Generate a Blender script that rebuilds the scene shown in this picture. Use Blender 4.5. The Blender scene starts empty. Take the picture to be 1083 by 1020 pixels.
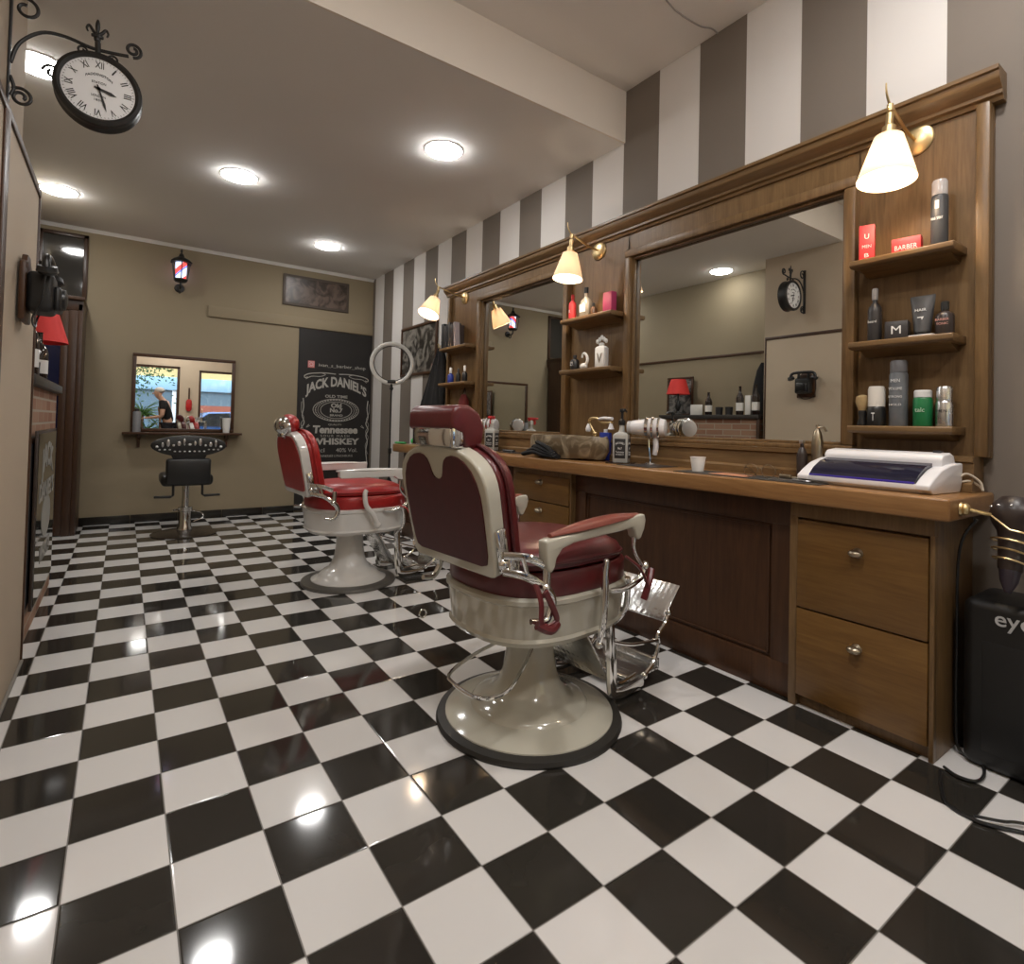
import bpy, bmesh, math, random
from mathutils import Vector, Matrix, Euler
random.seed(7)
SC = bpy.context.scene
COL = SC.collection
PI = math.pi

# ------------------------------------------------------------------ camera, world, exposure
W, H = 1083, 1020
F, CX, CY = 584.15, 541.5, 439.55
YAW, PIT, ROL = .6126, .0194, .0243
CAM = Vector((.0791, -1.505, 1.0351))
fwd = Vector((math.sin(YAW)*math.cos(PIT), math.cos(YAW)*math.cos(PIT), math.sin(PIT)))
r0 = Vector((math.cos(YAW), -math.sin(YAW), 0)); u0 = r0.cross(fwd)
rt = math.cos(ROL)*r0 + math.sin(ROL)*u0; up = -math.sin(ROL)*r0 + math.cos(ROL)*u0
cd = bpy.data.cameras.new('camera'); cam = bpy.data.objects.new('camera', cd); COL.objects.link(cam)
cam.matrix_world = Matrix(((rt.x, up.x, -fwd.x, CAM.x), (rt.y, up.y, -fwd.y, CAM.y), (rt.z, up.z, -fwd.z, CAM.z), (0, 0, 0, 1)))
cd.sensor_fit = 'HORIZONTAL'; cd.sensor_width = 36; cd.lens = F*36/W
cd.shift_x = (W/2-CX)/W; cd.shift_y = -(H/2-CY)/W
cd.clip_start = .02
SC.camera = cam
wd = bpy.data.worlds.new('World'); SC.world = wd; wd.use_nodes = True
bg = wd.node_tree.nodes['Background']; bg.inputs[0].default_value = (.72, .82, 1, 1); bg.inputs[1].default_value = 2.6
SC.view_settings.view_transform = 'Standard'; SC.view_settings.look = 'None'
SC.view_settings.exposure = 1.22; SC.view_settings.gamma = 1; SC.view_settings.use_curve_mapping = False
SC.cycles.max_bounces = 10; SC.cycles.caustics_reflective = False; SC.cycles.caustics_refractive = False
SC.cycles.sample_clamp_indirect = 4
LAMP_E = 36      # ceiling panels, W/m2/sr
SCONCE_W = 2.6

# ------------------------------------------------------------------ materials
def new_mat(name):
    m = bpy.data.materials.new(name); m.use_nodes = True
    return m, m.node_tree, m.node_tree.nodes['Principled BSDF']
def setp(b, **k):
    n = {'col': 'Base Color', 'rough': 'Roughness', 'metal': 'Metallic', 'spec': 'Specular IOR Level', 'trans': 'Transmission Weight', 'ior': 'IOR', 'coat': 'Coat Weight', 'coatr': 'Coat Roughness', 'alpha': 'Alpha', 'sss': 'Subsurface Weight', 'sheen': 'Sheen Weight'}
    for a, v in k.items():
        b.inputs[n[a]].default_value = (*v, 1) if a == 'col' else v
def node(t, kind, **k):
    n = t.nodes.new(kind)
    for a, v in k.items():
        if a.startswith('i_'): n.inputs[a[2:].replace('_', ' ')].default_value = v
        else: setattr(n, a, v)
    return n
def math_n(t, op, a, b=None):
    n = t.nodes.new('ShaderNodeMath'); n.operation = op
    for i, v in enumerate((a, b)):
        if v is None: continue
        if isinstance(v, (int, float)): n.inputs[i].default_value = v
        else: t.links.new(v, n.inputs[i])
    return n.outputs[0]
def mixc(t, fac, a, b):
    n = t.nodes.new('ShaderNodeMix'); n.data_type = 'RGBA'
    for s, v in ((n.inputs[0], fac), (n.inputs[6], a), (n.inputs[7], b)):
        if isinstance(v, tuple): s.default_value = (*v, 1)
        elif isinstance(v, (int, float)): s.default_value = v
        else: t.links.new(v, s)
    return n.outputs[2]
def simple(name, col, rough=.5, metal=0, var=.06, scale=18, bump=0, **k):
    m, t, b = new_mat(name); setp(b, col=col, rough=rough, metal=metal, **k)
    tc = node(t, 'ShaderNodeTexCoord'); nz = node(t, 'ShaderNodeTexNoise', i_Scale=scale, i_Detail=4.0)
    t.links.new(tc.outputs['Object'], nz.inputs['Vector'])
    lo = tuple(max(0, c*(1-var)) for c in col); hi = tuple(min(1, c*(1+var)) for c in col)
    t.links.new(mixc(t, nz.outputs[0], lo, hi), b.inputs['Base Color'])
    if bump:
        bp = node(t, 'ShaderNodeBump', i_Strength=bump, i_Distance=.002)
        t.links.new(nz.outputs[0], bp.inputs['Height']); t.links.new(bp.outputs[0], b.inputs['Normal'])
    return m
def wood(name, dark, light, axis='Z', rough=.38, scale=1.0):
    m, t, b = new_mat(name); setp(b, rough=rough, spec=.4)
    tc = node(t, 'ShaderNodeTexCoord'); mp = node(t, 'ShaderNodeMapping')
    s = {'X': (1.2, 16, 16), 'Y': (16, 1.2, 16), 'Z': (16, 16, 1.2)}[axis]
    mp.inputs['Scale'].default_value = tuple(v*scale for v in s)
    t.links.new(tc.outputs['Object'], mp.inputs[0])
    n1 = node(t, 'ShaderNodeTexNoise', i_Scale=1.6, i_Detail=6.0, i_Roughness=.65, i_Distortion=1.2)
    t.links.new(mp.outputs[0], n1.inputs['Vector'])
    n2 = node(t, 'ShaderNodeTexNoise', i_Scale=9.0, i_Detail=3.0); t.links.new(mp.outputs[0], n2.inputs['Vector'])
    n3 = node(t, 'ShaderNodeTexNoise', i_Scale=1.1, i_Detail=1.0); t.links.new(tc.outputs['Object'], n3.inputs['Vector'])
    f = math_n(t, 'ADD', math_n(t, 'MULTIPLY', n1.outputs[0], .55), math_n(t, 'MULTIPLY', n2.outputs[0], .25))
    f = math_n(t, 'ADD', f, math_n(t, 'MULTIPLY', n3.outputs[0], .2))
    mr = node(t, 'ShaderNodeMapRange'); mr.inputs[1].default_value = .33; mr.inputs[2].default_value = .66
    t.links.new(f, mr.inputs[0])
    t.links.new(mixc(t, mr.outputs[0], dark, light), b.inputs['Base Color'])
    bp = node(t, 'ShaderNodeBump', i_Strength=.12, i_Distance=.001); t.links.new(n2.outputs[0], bp.inputs['Height']); t.links.new(bp.outputs[0], b.inputs['Normal'])
    return m
def emis(name, col, s):
    m = bpy.data.materials.new(name); m.use_nodes = True; t = m.node_tree; t.nodes.clear()
    e = node(t, 'ShaderNodeEmission'); e.inputs[0].default_value = (*col, 1); e.inputs[1].default_value = s
    o = node(t, 'ShaderNodeOutputMaterial'); t.links.new(e.outputs[0], o.inputs[0]); return m
def glassy(name, col, rough=.02, ior=1.45, trans=1.0):
    m, t, b = new_mat(name); setp(b, col=col, rough=rough, trans=trans, ior=ior); return m

OAK_V = wood('oak_vertical', (.105, .058, .022), (.225, .135, .058), 'Z')
OAK_H = wood('oak_horizontal', (.105, .058, .022), (.225, .135, .058), 'Y')
TOP_W = wood('worktop_wood', (.19, .088, .030), (.345, .185, .072), 'Y', rough=.28)
DRAW_W = wood('drawer_wood', (.120, .056, .014), (.205, .108, .030), 'Y')
DARK_W = wood('dark_wood', (.040, .017, .008), (.085, .038, .017), 'Z', rough=.4)
DARK_WH = wood('dark_wood_horizontal', (.040, .017, .008), (.085, .038, .017), 'Y', rough=.4)
DOOR_W = wood('door_wood', (.032, .014, .007), (.065, .030, .014), 'Z', rough=.35)
TAUPE = simple('taupe_paint', (.285, .230, .148), .75, var=.04, scale=3, bump=.08)
CREAM = simple('cream_paint', (.52, .42, .31), .75, var=.04, scale=3, bump=.08)
CEIL = simple('ceiling_paint', (.82, .80, .77), .85, var=.03, scale=2, bump=.05)
CEIL_HI = simple('high_ceiling_paint', (.86, .83, .80), .85, var=.03, scale=2, bump=.05)
BEAM = simple('beam_paint', (.82, .76, .68), .85, var=.03, scale=2, bump=.05)
BURG = simple('burgundy_leather', (.100, .011, .013), .33, var=.25, scale=30, bump=.25, coat=.15, coatr=.25)
BURG_D = simple('burgundy_leather_back', (.062, .006, .008), .38, var=.2, scale=25, bump=.2)
RED_L = simple('red_leather', (.34, .015, .015), .35, var=.2, scale=30, bump=.2)
RUST_L = simple('worn_red_armrest_leather', (.21, .055, .038), .36, var=.2, scale=30, bump=.2)
ENAM = simple('cream_enamel', (.50, .48, .40), .13, var=.03, scale=4, coat=.6, coatr=.05)
ENAM_W = simple('white_enamel', (.70, .69, .66), .14, var=.02, scale=4, coat=.6, coatr=.05)
def chrome_mat(name, col, rough, scale=0):
    m, t, b = new_mat(name); setp(b, col=col, rough=rough, metal=1)
    tc = node(t, 'ShaderNodeTexCoord'); nz = node(t, 'ShaderNodeTexNoise', i_Scale=12.0)
    t.links.new(tc.outputs['Object'], nz.inputs['Vector'])
    t.links.new(math_n(t, 'ADD', math_n(t, 'MULTIPLY', nz.outputs[0], .08), rough-.04), b.inputs['Roughness'])
    if scale:
        v = node(t, 'ShaderNodeTexVoronoi', i_Scale=float(scale)); v.feature = 'SMOOTH_F1'; v.inputs['Randomness'].default_value = .25
        t.links.new(tc.outputs['Object'], v.inputs['Vector'])
        bp = node(t, 'ShaderNodeBump', i_Strength=.8, i_Distance=.0045); t.links.new(v.outputs[0], bp.inputs['Height']); t.links.new(bp.outputs[0], b.inputs['Normal'])
    return m
CHROME = chrome_mat('chrome', (.75, .75, .74), .10)
CHROME_O = chrome_mat('ornate_cast_chrome', (.72, .72, .71), .22, 40)
BRASS = chrome_mat('brass', (.72, .55, .29), .34)
PEWTER = chrome_mat('aged_pewter', (.42, .36, .27), .3)
MIRROR = bpy.data.materials.new('mirror_silver'); MIRROR.use_nodes = True
_b = MIRROR.node_tree.nodes['Principled BSDF']; setp(_b, col=(.86, .87, .84), metal=1, rough=0.0)
BLACK = simple('black_plastic', (.012, .012, .012), .35, var=.2)
IRON = simple('black_iron', (.016, .015, .014), .45, var=.2, bump=.3)
RUBBER = simple('dark_rubber', (.018, .016, .013), .55)
GREY_R = simple('grey_rim', (.10, .095, .085), .3)
WHITE = simple('white_plastic', (.78, .77, .78), .28, var=.01)
PAPER = simple('white_paper', (.80, .78, .74), .7, var=.02)
SILVER = chrome_mat('brushed_silver', (.6, .6, .6), .28)
GREYC = simple('charcoal_can', (.05, .05, .052), .4)
DGREY = simple('dark_grey_plastic', (.035, .033, .035), .35)
RED = simple('red_card', (.62, .04, .045), .5, var=.04)
PINKR = simple('raspberry_card', (.45, .05, .14), .5, var=.04)
GREEN = simple('green_plastic', (.01, .16, .05), .35)
LIME = simple('bright_green_plastic', (.05, .55, .12), .4)
BLUE = simple('blue_paint', (.02, .04, .28), .35)
CLOTH = simple('black_cloth', (.007, .007, .008), .95, var=.3, scale=60, bump=.4)
LEATH_BR = simple('dark_brown_plastic', (.030, .020, .017), .35, var=.3)
GLASS = glassy('clear_glass', (.93, .95, .94))
AMBER = glassy('amber_glass', (.25, .09, .02))
WHITE_TXT = simple('off_white_print', (.42, .40, .36), .6, var=.02)
INK = simple('black_ink', (.02, .02, .02), .6)
PRINT_W = simple('white_print', (.75, .75, .73), .5, var=.02)
def shade_mat():
    m = bpy.data.materials.new('cream_lampshade_fabric'); m.use_nodes = True; t = m.node_tree; t.nodes.clear()
    d = node(t, 'ShaderNodeBsdfDiffuse'); d.inputs[0].default_value = (.80, .68, .54, 1)
    tr = node(t, 'ShaderNodeBsdfTranslucent'); tr.inputs[0].default_value = (.88, .77, .66, 1)
    mx = node(t, 'ShaderNodeMixShader'); mx.inputs[0].default_value = .30
    tc = node(t, 'ShaderNodeTexCoord'); wv = node(t, 'ShaderNodeTexNoise', i_Scale=150.0); t.links.new(tc.outputs['Object'], wv.inputs[0])
    bp = node(t, 'ShaderNodeBump', i_Strength=.15, i_Distance=.001); t.links.new(wv.outputs[0], bp.inputs['Height']); t.links.new(bp.outputs[0], d.inputs['Normal'])
    o = node(t, 'ShaderNodeOutputMaterial')
    t.links.new(d.outputs[0], mx.inputs[1]); t.links.new(tr.outputs[0], mx.inputs[2]); t.links.new(mx.outputs[0], o.inputs[0]); return m
SHADE = shade_mat()
LED = emis('led_panel', (1, .985, .96), LAMP_E)
LED_F = emis('bright_led_panel', (1, .97, .95), LAMP_E*1.35)
LED_S = emis('softer_led_panel', (1, .985, .96), LAMP_E*.4)
BULB = emis('warm_bulb', (1, .85, .66), 22)

def floor_mat():
    m, t, b = new_mat('checkerboard_tiles'); setp(b, rough=.07, spec=.55)
    tc = node(t, 'ShaderNodeTexCoord'); sp = node(t, 'ShaderNodeSeparateXYZ'); t.links.new(tc.outputs['Object'], sp.inputs[0])
    x = math_n(t, 'DIVIDE', sp.outputs[0], .2); y = math_n(t, 'DIVIDE', sp.outputs[1], .2)
    fx = math_n(t, 'FLOOR', x); fy = math_n(t, 'FLOOR', y)
    par = math_n(t, 'FLOORED_MODULO', math_n(t, 'ADD', fx, fy), 2.0)
    def edge(v):
        fr = math_n(t, 'FRACT', v); return math_n(t, 'MINIMUM', fr, math_n(t, 'SUBTRACT', 1.0, fr))
    e = math_n(t, 'MINIMUM', edge(x), edge(y))
    g = math_n(t, 'LESS_THAN', e, .0075)
    wn = node(t, 'ShaderNodeTexWhiteNoise', noise_dimensions='2D'); cb = node(t, 'ShaderNodeCombineXYZ')
    t.links.new(fx, cb.inputs[0]); t.links.new(fy, cb.inputs[1]); t.links.new(cb.outputs[0], wn.inputs[0])
    nz = node(t, 'ShaderNodeTexNoise', i_Scale=5.0, i_Detail=3.0); t.links.new(tc.outputs['Object'], nz.inputs[0])
    wh = mixc(t, wn.outputs[0], (.66, .645, .625), (.72, .70, .68))
    bl = mixc(t, nz.outputs[0], (.022, .020, .016), (.034, .030, .026))
    c = mixc(t, par, wh, bl); c = mixc(t, g, c, (.16, .15, .135))
    t.links.new(c, b.inputs['Base Color'])
    t.links.new(math_n(t, 'ADD', math_n(t, 'MULTIPLY', g, .5), math_n(t, 'ADD', .05, math_n(t, 'MULTIPLY', nz.outputs[0], .06))), b.inputs['Roughness'])
    # each tile sits at a slightly different tilt, grout a little lower
    n2 = node(t, 'ShaderNodeTexNoise', i_Scale=2.2, i_Detail=1.0); t.links.new(tc.outputs['Object'], n2.inputs[0])
    hgt = math_n(t, 'ADD', math_n(t, 'MINIMUM', math_n(t, 'MULTIPLY', e, 40.0), 1.0), math_n(t, 'MULTIPLY', n2.outputs[0], .8))
    bp = node(t, 'ShaderNodeBump', i_Strength=.22, i_Distance=.004); t.links.new(hgt, bp.inputs['Height']); t.links.new(bp.outputs[0], b.inputs['Normal'])
    return m
def stripe_mat():
    m, t, b = new_mat('striped_wallpaper'); setp(b, rough=.7)
    tc = node(t, 'ShaderNodeTexCoord'); sp = node(t, 'ShaderNodeSeparateXYZ'); t.links.new(tc.outputs['Object'], sp.inputs[0])
    f = math_n(t, 'FRACT', math_n(t, 'DIVIDE', math_n(t, 'SUBTRACT', .889, sp.outputs[1]), .547))
    d = math_n(t, 'LESS_THAN', f, .5)
    nz = node(t, 'ShaderNodeTexNoise', i_Scale=3.0); t.links.new(tc.outputs['Object'], nz.inputs[0])
    dk = mixc(t, nz.outputs[0], (.165, .138, .112), (.185, .155, .127)); lt = mixc(t, nz.outputs[0], (.66, .63, .60), (.70, .67, .64))
    t.links.new(mixc(t, d, lt, dk), b.inputs['Base Color']); return m
def brick_mat():
    m, t, b = new_mat('brick_slips'); setp(b, rough=.85)
    tc = node(t, 'ShaderNodeTexCoord'); sp = node(t, 'ShaderNodeSeparateXYZ'); t.links.new(tc.outputs['Object'], sp.inputs[0])
    cb = node(t, 'ShaderNodeCombineXYZ'); t.links.new(math_n(t, 'ADD', sp.outputs[0], sp.outputs[1]), cb.inputs[0]); t.links.new(sp.outputs[2], cb.inputs[1])
    br = node(t, 'ShaderNodeTexBrick', i_Scale=1.0); t.links.new(cb.outputs[0], br.inputs['Vector'])
    br.inputs['Color1'].default_value = (.24, .105, .06, 1); br.inputs['Color2'].default_value = (.34, .20, .13, 1); br.inputs['Mortar'].default_value = (.36, .30, .23, 1)
    br.inputs['Mortar Size'].default_value = .006; br.inputs['Brick Width'].default_value = .21; br.inputs['Row Height'].default_value = .062
    t.links.new(br.outputs[0], b.inputs['Base Color'])
    bp = node(t, 'ShaderNodeBump', i_Strength=.6, i_Distance=.006); bp.invert = True; t.links.new(br.outputs[1], bp.inputs['Height']); t.links.new(bp.outputs[0], b.inputs['Normal'])
    return m
def photo_mat(name, lo, hi, scale):
    m, t, b = new_mat(name); setp(b, rough=.35)
    tc = node(t, 'ShaderNodeTexCoord'); nz = node(t, 'ShaderNodeTexNoise', i_Scale=scale, i_Detail=3.0, i_Distortion=1.5)
    t.links.new(tc.outputs['Object'], nz.inputs[0]); mr = node(t, 'ShaderNodeMapRange'); mr.inputs[1].default_value = .42; mr.inputs[2].default_value = .6
    t.links.new(nz.outputs[0], mr.inputs[0]); t.links.new(mixc(t, mr.outputs[0], lo, hi), b.inputs['Base Color']); return m
STONE = photo_mat('river_stone', (.13, .092, .052), (.36, .295, .20), 9)
FLOOR = floor_mat(); STRIPE = stripe_mat(); BRICK = brick_mat()

# ------------------------------------------------------------------ mesh helpers
I4 = Matrix.Identity(4)
def T(x, y, z): return Matrix.Translation((x, y, z))
def RZ(a): return Matrix.Rotation(a, 4, 'Z')
def RX(a): return Matrix.Rotation(a, 4, 'X')
def RY(a): return Matrix.Rotation(a, 4, 'Y')
def spline(pts, n=6, closed=False):
    P = [Vector(p) for p in pts]; out = []; L = len(P)
    for i in range(L if closed else L-1):
        g = lambda k: P[k % L] if closed else P[min(max(k, 0), L-1)]
        a, b, c, d = g(i-1), g(i), g(i+1), g(i+2)
        for j in range(n):
            t = j/n
            out.append(.5*((2*b)+(c-a)*t+(2*a-5*b+4*c-d)*t*t+(3*b-a-3*c+d)*t**3))
    if not closed: out.append(P[-1])
    return out
class MB:
    def __init__(s): s.bm = bmesh.new()
    def _m(s, t, M=I4):
        if M is not I4: bmesh.ops.transform(t, matrix=M, verts=t.verts)
        me = bpy.data.meshes.new('tmp'); t.to_mesh(me); t.free(); s.bm.from_mesh(me); bpy.data.meshes.remove(me); return s
    def box(s, lo, hi, bev=0, seg=2, M=I4):
        t = bmesh.new(); bmesh.ops.create_cube(t, size=1)
        c = [(a+b)/2 for a, b in zip(lo, hi)]; d = [abs(b-a) for a, b in zip(lo, hi)]
        bmesh.ops.transform(t, matrix=T(*c) @ Matrix.Diagonal((*d, 1)), verts=t.verts)
        if bev: bmesh.ops.bevel(t, geom=t.edges[:], offset=min(bev, min(d)*.49), segments=seg, affect='EDGES', profile=.5)
        return s._m(t, M)
    def cyl(s, p0, p1, r, r1=None, n=24, M=I4, bev=0):
        p0, p1 = Vector(p0), Vector(p1); d = p1-p0; L = d.length
        prof = [(0, 0), (r, 0), (r if r1 is None else r1, L), (0, L)]
        Q = T(*p0) @ d.to_track_quat('Z', 'Y').to_matrix().to_4x4()
        return s.lathe(prof, n, M @ Q)
    def lathe(s, prof, n=32, M=I4, sweep=None):
        t = bmesh.new(); rings = []
        for r, z in prof:
            if r < 1e-6: rings.append([t.verts.new((0, 0, z))])
            else: rings.append([t.verts.new((r*math.cos(2*PI*i/n), r*math.sin(2*PI*i/n), z)) for i in range(n)])
        for a, b in zip(rings, rings[1:]):
            for i in range(n):
                j = (i+1) % n
                if len(a) == 1 and len(b) > 1: t.faces.new((a[0], b[j], b[i]))
                elif len(b) == 1 and len(a) > 1: t.faces.new((a[i], a[j], b[0]))
                elif len(a) > 1: t.faces.new((a[i], a[j], b[j], b[i]))
        bmesh.ops.recalc_face_normals(t, faces=t.faces)
        return s._m(t, M)
    def tube(s, pts, r, n=8, closed=False, M=I4, sm=0, flat=None):
        P = spline(pts, sm, closed) if sm else [Vector(p) for p in pts]
        t = bmesh.new(); rings = []; L = len(P); prev = None
        rr = r if callable(r) else (lambda k: r)
        for i, p in enumerate(P):
            a = P[(i-1) % L] if closed or i > 0 else p; b = P[(i+1) % L] if closed or i < L-1 else p
            d = (b-a).normalized() if (b-a).length > 1e-9 else Vector((0, 0, 1))
            if prev is None:
                ref = Vector((0, 0, 1)) if abs(d.z) < .9 else Vector((1, 0, 0)); x = d.cross(ref).normalized()
            else:
                x = (prev-d*prev.dot(d)).normalized()
            prev = x; y = d.cross(x); q = rr(i/(L-1) if L > 1 else 0)
            ring = []
            for k in range(n):
                c, sn = math.cos(2*PI*k/n), math.sin(2*PI*k/n)
                o = x*c*q+y*sn*q
                if flat: o = x*c*flat[0]+y*sn*flat[1]
                ring.append(t.verts.new(p+o))
            rings.append(ring)
        m = list(zip(rings, rings[1:]+([rings[0]] if closed else [])))
        if not closed: m = m[:L-1]
        for a, b in m:
            for k in range(n): t.faces.new((a[k], a[(k+1) % n], b[(k+1) % n], b[k]))
        if not closed: t.faces.new(rings[0][::-1]); t.faces.new(rings[-1])
        bmesh.ops.recalc_face_normals(t, faces=t.faces)
        return s._m(t, M)
    def prism(s, poly, z0, z1, M=I4, bev=0, seg=2):
        t = bmesh.new(); v = [t.verts.new((x, y, z0)) for x, y in poly]; f = t.faces.new(v)
        r = bmesh.ops.extrude_face_region(t, geom=[f]); nv = [e for e in r['geom'] if isinstance(e, bmesh.types.BMVert)]
        bmesh.ops.translate(t, verts=nv, vec=(0, 0, z1-z0)); bmesh.ops.recalc_face_normals(t, faces=t.faces)
        if bev:
            es = [e for e in t.edges if len(e.link_faces) == 2 and e.calc_face_angle(0) > .6]
            bmesh.ops.bevel(t, geom=es, offset=bev, segments=seg, affect='EDGES', profile=.5, clamp_overlap=True)
        return s._m(t, M)
    def loft(s, rings, M=I4, caps=True):
        t = bmesh.new(); R = [[t.verts.new(p) for p in r] for r in rings]; n = len(R[0])
        for a, b in zip(R, R[1:]):
            for k in range(n): t.faces.new((a[k], a[(k+1) % n], b[(k+1) % n], b[k]))
        if caps: t.faces.new(R[0][::-1]); t.faces.new(R[-1])
        bmesh.ops.recalc_face_normals(t, faces=t.faces)
        return s._m(t, M)
    def ball(s, c, r, n=16, M=I4):
        t = bmesh.new(); bmesh.ops.create_uvsphere(t, u_segments=n, v_segments=max(6, n//2), radius=1)
        rr = r if isinstance(r, (tuple, list)) else (r, r, r)
        bmesh.ops.transform(t, matrix=T(*c) @ Matrix.Diagonal((*rr, 1)), verts=t.verts); return s._m(t, M)
    def quad(s, pts, M=I4):
        t = bmesh.new(); t.faces.new([t.verts.new(p) for p in pts]); return s._m(t, M)
    def mesh(s, me, M=I4):
        t = bmesh.new(); t.from_mesh(me); return s._m(t, M)
    def build(s, name, mat, parent=None, ang=38, sub=0):
        me = bpy.data.meshes.new(name)
        for f in s.bm.faces: f.smooth = True
        a = math.radians(ang)
        for e in s.bm.edges:
            if len(e.link_faces) != 2 or e.calc_face_angle(0) > a: e.smooth = False
        s.bm.to_mesh(me); s.bm.free()
        if mat: me.materials.append(mat)
        o = bpy.data.objects.new(name, me); COL.objects.link(o)
        if parent: o.parent = parent
        if sub:
            md = o.modifiers.new('sub', 'SUBSURF'); md.levels = md.render_levels = sub
        return o
def hard(o):
    m = o.modifiers.new('wn', 'WEIGHTED_NORMAL'); m.keep_sharp = True; m.weight = 100; return o
def tag(o, label=None, cat=None, group=None, kind=None):
    for k, v in (('label', label), ('category', cat), ('group', group), ('kind', kind)):
        if v: o[k] = v
    return o
def thing(name, label, cat, loc=(0, 0, 0), rz=0, group=None):
    o = bpy.data.objects.new(name, None); o.empty_display_size = .1; COL.objects.link(o)
    o.location = loc; o.rotation_euler = (0, 0, rz); return tag(o, label, cat, group)
def struct(name, mb, mat, parent=None):
    o = mb.build(name, mat, parent)
    if not parent: o['kind'] = 'structure'
    return o
def copy_tree(o, parent=None):
    c = o.copy(); COL.objects.link(c)
    if parent: c.parent = parent
    for ch in list(o.children): copy_tree(ch, c)
    return c
def text_mesh(body, w, h=None, depth=.0012, arch=None, bold=0, shear=0, space=1):
    """text in the XY plane centred on the origin, w wide and h high; arch bends it upwards in the middle"""
    cu = bpy.data.curves.new('t', 'FONT'); cu.body = body; cu.size = 1; cu.extrude = .001; cu.offset = bold; cu.shear = shear; cu.space_character = space; cu.resolution_u = 3
    o = bpy.data.objects.new('t', cu); COL.objects.link(o); bpy.context.view_layer.update()
    me = bpy.data.meshes.new_from_object(o.evaluated_get(bpy.context.evaluated_depsgraph_get())); bpy.data.objects.remove(o); bpy.data.curves.remove(cu)
    xs = [v.co.x for v in me.vertices]; ys = [v.co.y for v in me.vertices]
    x0, x1, y0, y1 = min(xs), max(xs), min(ys), max(ys); sx = w/(x1-x0); sy = h/(y1-y0) if h else sx
    for v in me.vertices:
        x = (v.co.x-(x0+x1)/2)*sx; y = (v.co.y-(y0+y1)/2)*sy
        if arch:
            k = 1-(2*x/w)**2
            y = y*(1+arch[1]*k)+arch[0]*k
        v.co = (x, y, depth if v.co.z > 0 else 0)
    return me
# plane frames for lettering: +X right as read, +Y up, +Z towards the reader
def plane(o, right, upv):
    r, u = Vector(right).normalized(), Vector(upv).normalized(); n = r.cross(u)
    return Matrix(((r.x, u.x, n.x, o[0]), (r.y, u.y, n.y, o[1]), (r.z, u.z, n.z, o[2]), (0, 0, 0, 1)))
def superell(a, b, n, z, cx=0, cy=0, k=40, front=0):
    out = []
    for i in range(k):
        t = 2*PI*i/k; c, s = math.cos(t), math.sin(t)
        x = math.copysign(abs(c)**(2/n), c)*a; y = math.copysign(abs(s)**(2/n), s)*b
        out.append((cx+x, cy+y, z(x, y) if callable(z) else z))
    return out

# ------------------------------------------------------------------ room shell
XW, YF, YB, XL = 2.559, 5.067, -3.0, -.61       # striped wall, far wall, shop front, recessed left wall
ZC, ZH, YBM = 2.80, 3.12, .89
struct('floor', MB().box((XL-.1, YB-.1, -.1), (XW+.1, YF+.1, 0)), FLOOR)
struct('wall_right', MB().box((XW, YB-.1, 0), (XW+.1, YF+.1, ZH)), STRIPE)
struct('wall_far', MB().box((XL-.1, YF, 0), (XW, YF+.1, ZC+.32)), TAUPE)
struct('wall_left', MB().box((XL-.1, 1.62, 0), (XL, YF, ZC)), TAUPE)
struct('wall_left_pilaster', MB().box((XL-.1, YB, 0), (-.31, 1.62, ZH)), CREAM)
struct('ceiling', MB().box((XL-.1, YBM, ZC), (XW, YF, ZC+.3)), CEIL)
struct('ceiling_raised', MB().box((XL-.1, YB-.1, ZH), (XW+.1, YBM, ZH+.1)), CEIL_HI)
struct('wall_beam', MB().box((-.31, YBM-.012, ZC), (XW, YBM, ZH)), BEAM)
struct('trim_1', MB().prism([(0, 0), (-.03, 0), (0, -.03)], XL, XW, M=T(0, YF, ZC) @ Matrix(((0, 0, 1, 0), (1, 0, 0, 0), (0, 1, 0, 0), (0, 0, 0, 1)))), CEIL)
# lower boarding on the far wall, ending at a slim ledge
struct('trim_2', MB().box((.77, YF-.022, 2.108), (XW, YF, 2.222), .003), TAUPE)
def baseboard():
    m = MB()
    x = -.24
    while x < 1.69:
        m.box((x+.002, YF-.012, 0), (min(x+.398, 1.69), YF, .076), .002); x += .4
    return m
struct('baseboard_far', baseboard(), simple('black_baseboard_tile', (.02, .018, .015), .2))
struct('trim_3', MB().box((XL, 1.62, 1.888), (XL+.014, 4.3, 1.915), .003), DARK_WH)
# framed boarding on the pilaster near the camera
struct('wall_left_panel', MB().box((-.31, -2.95, 0), (-.243, 1.56, 1.965), .003), CREAM)
fr = MB()
fr.box((-.243, -.9, 1.955), (-.236, 1.57, 1.985), .003); fr.box((-.31, 1.56, 0), (-.236, 1.572, 1.985), .003)
fr.box((-.243, .72, 0), (-.234, .79, 1.955), .003)
struct('trim_4', fr, DARK_WH)
struct('baseboard_left', MB().box((-.243, -2.9, 0), (-.232, 1.56, .012), .002), simple('grey_edge', (.25, .23, .2), .5))

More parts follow.
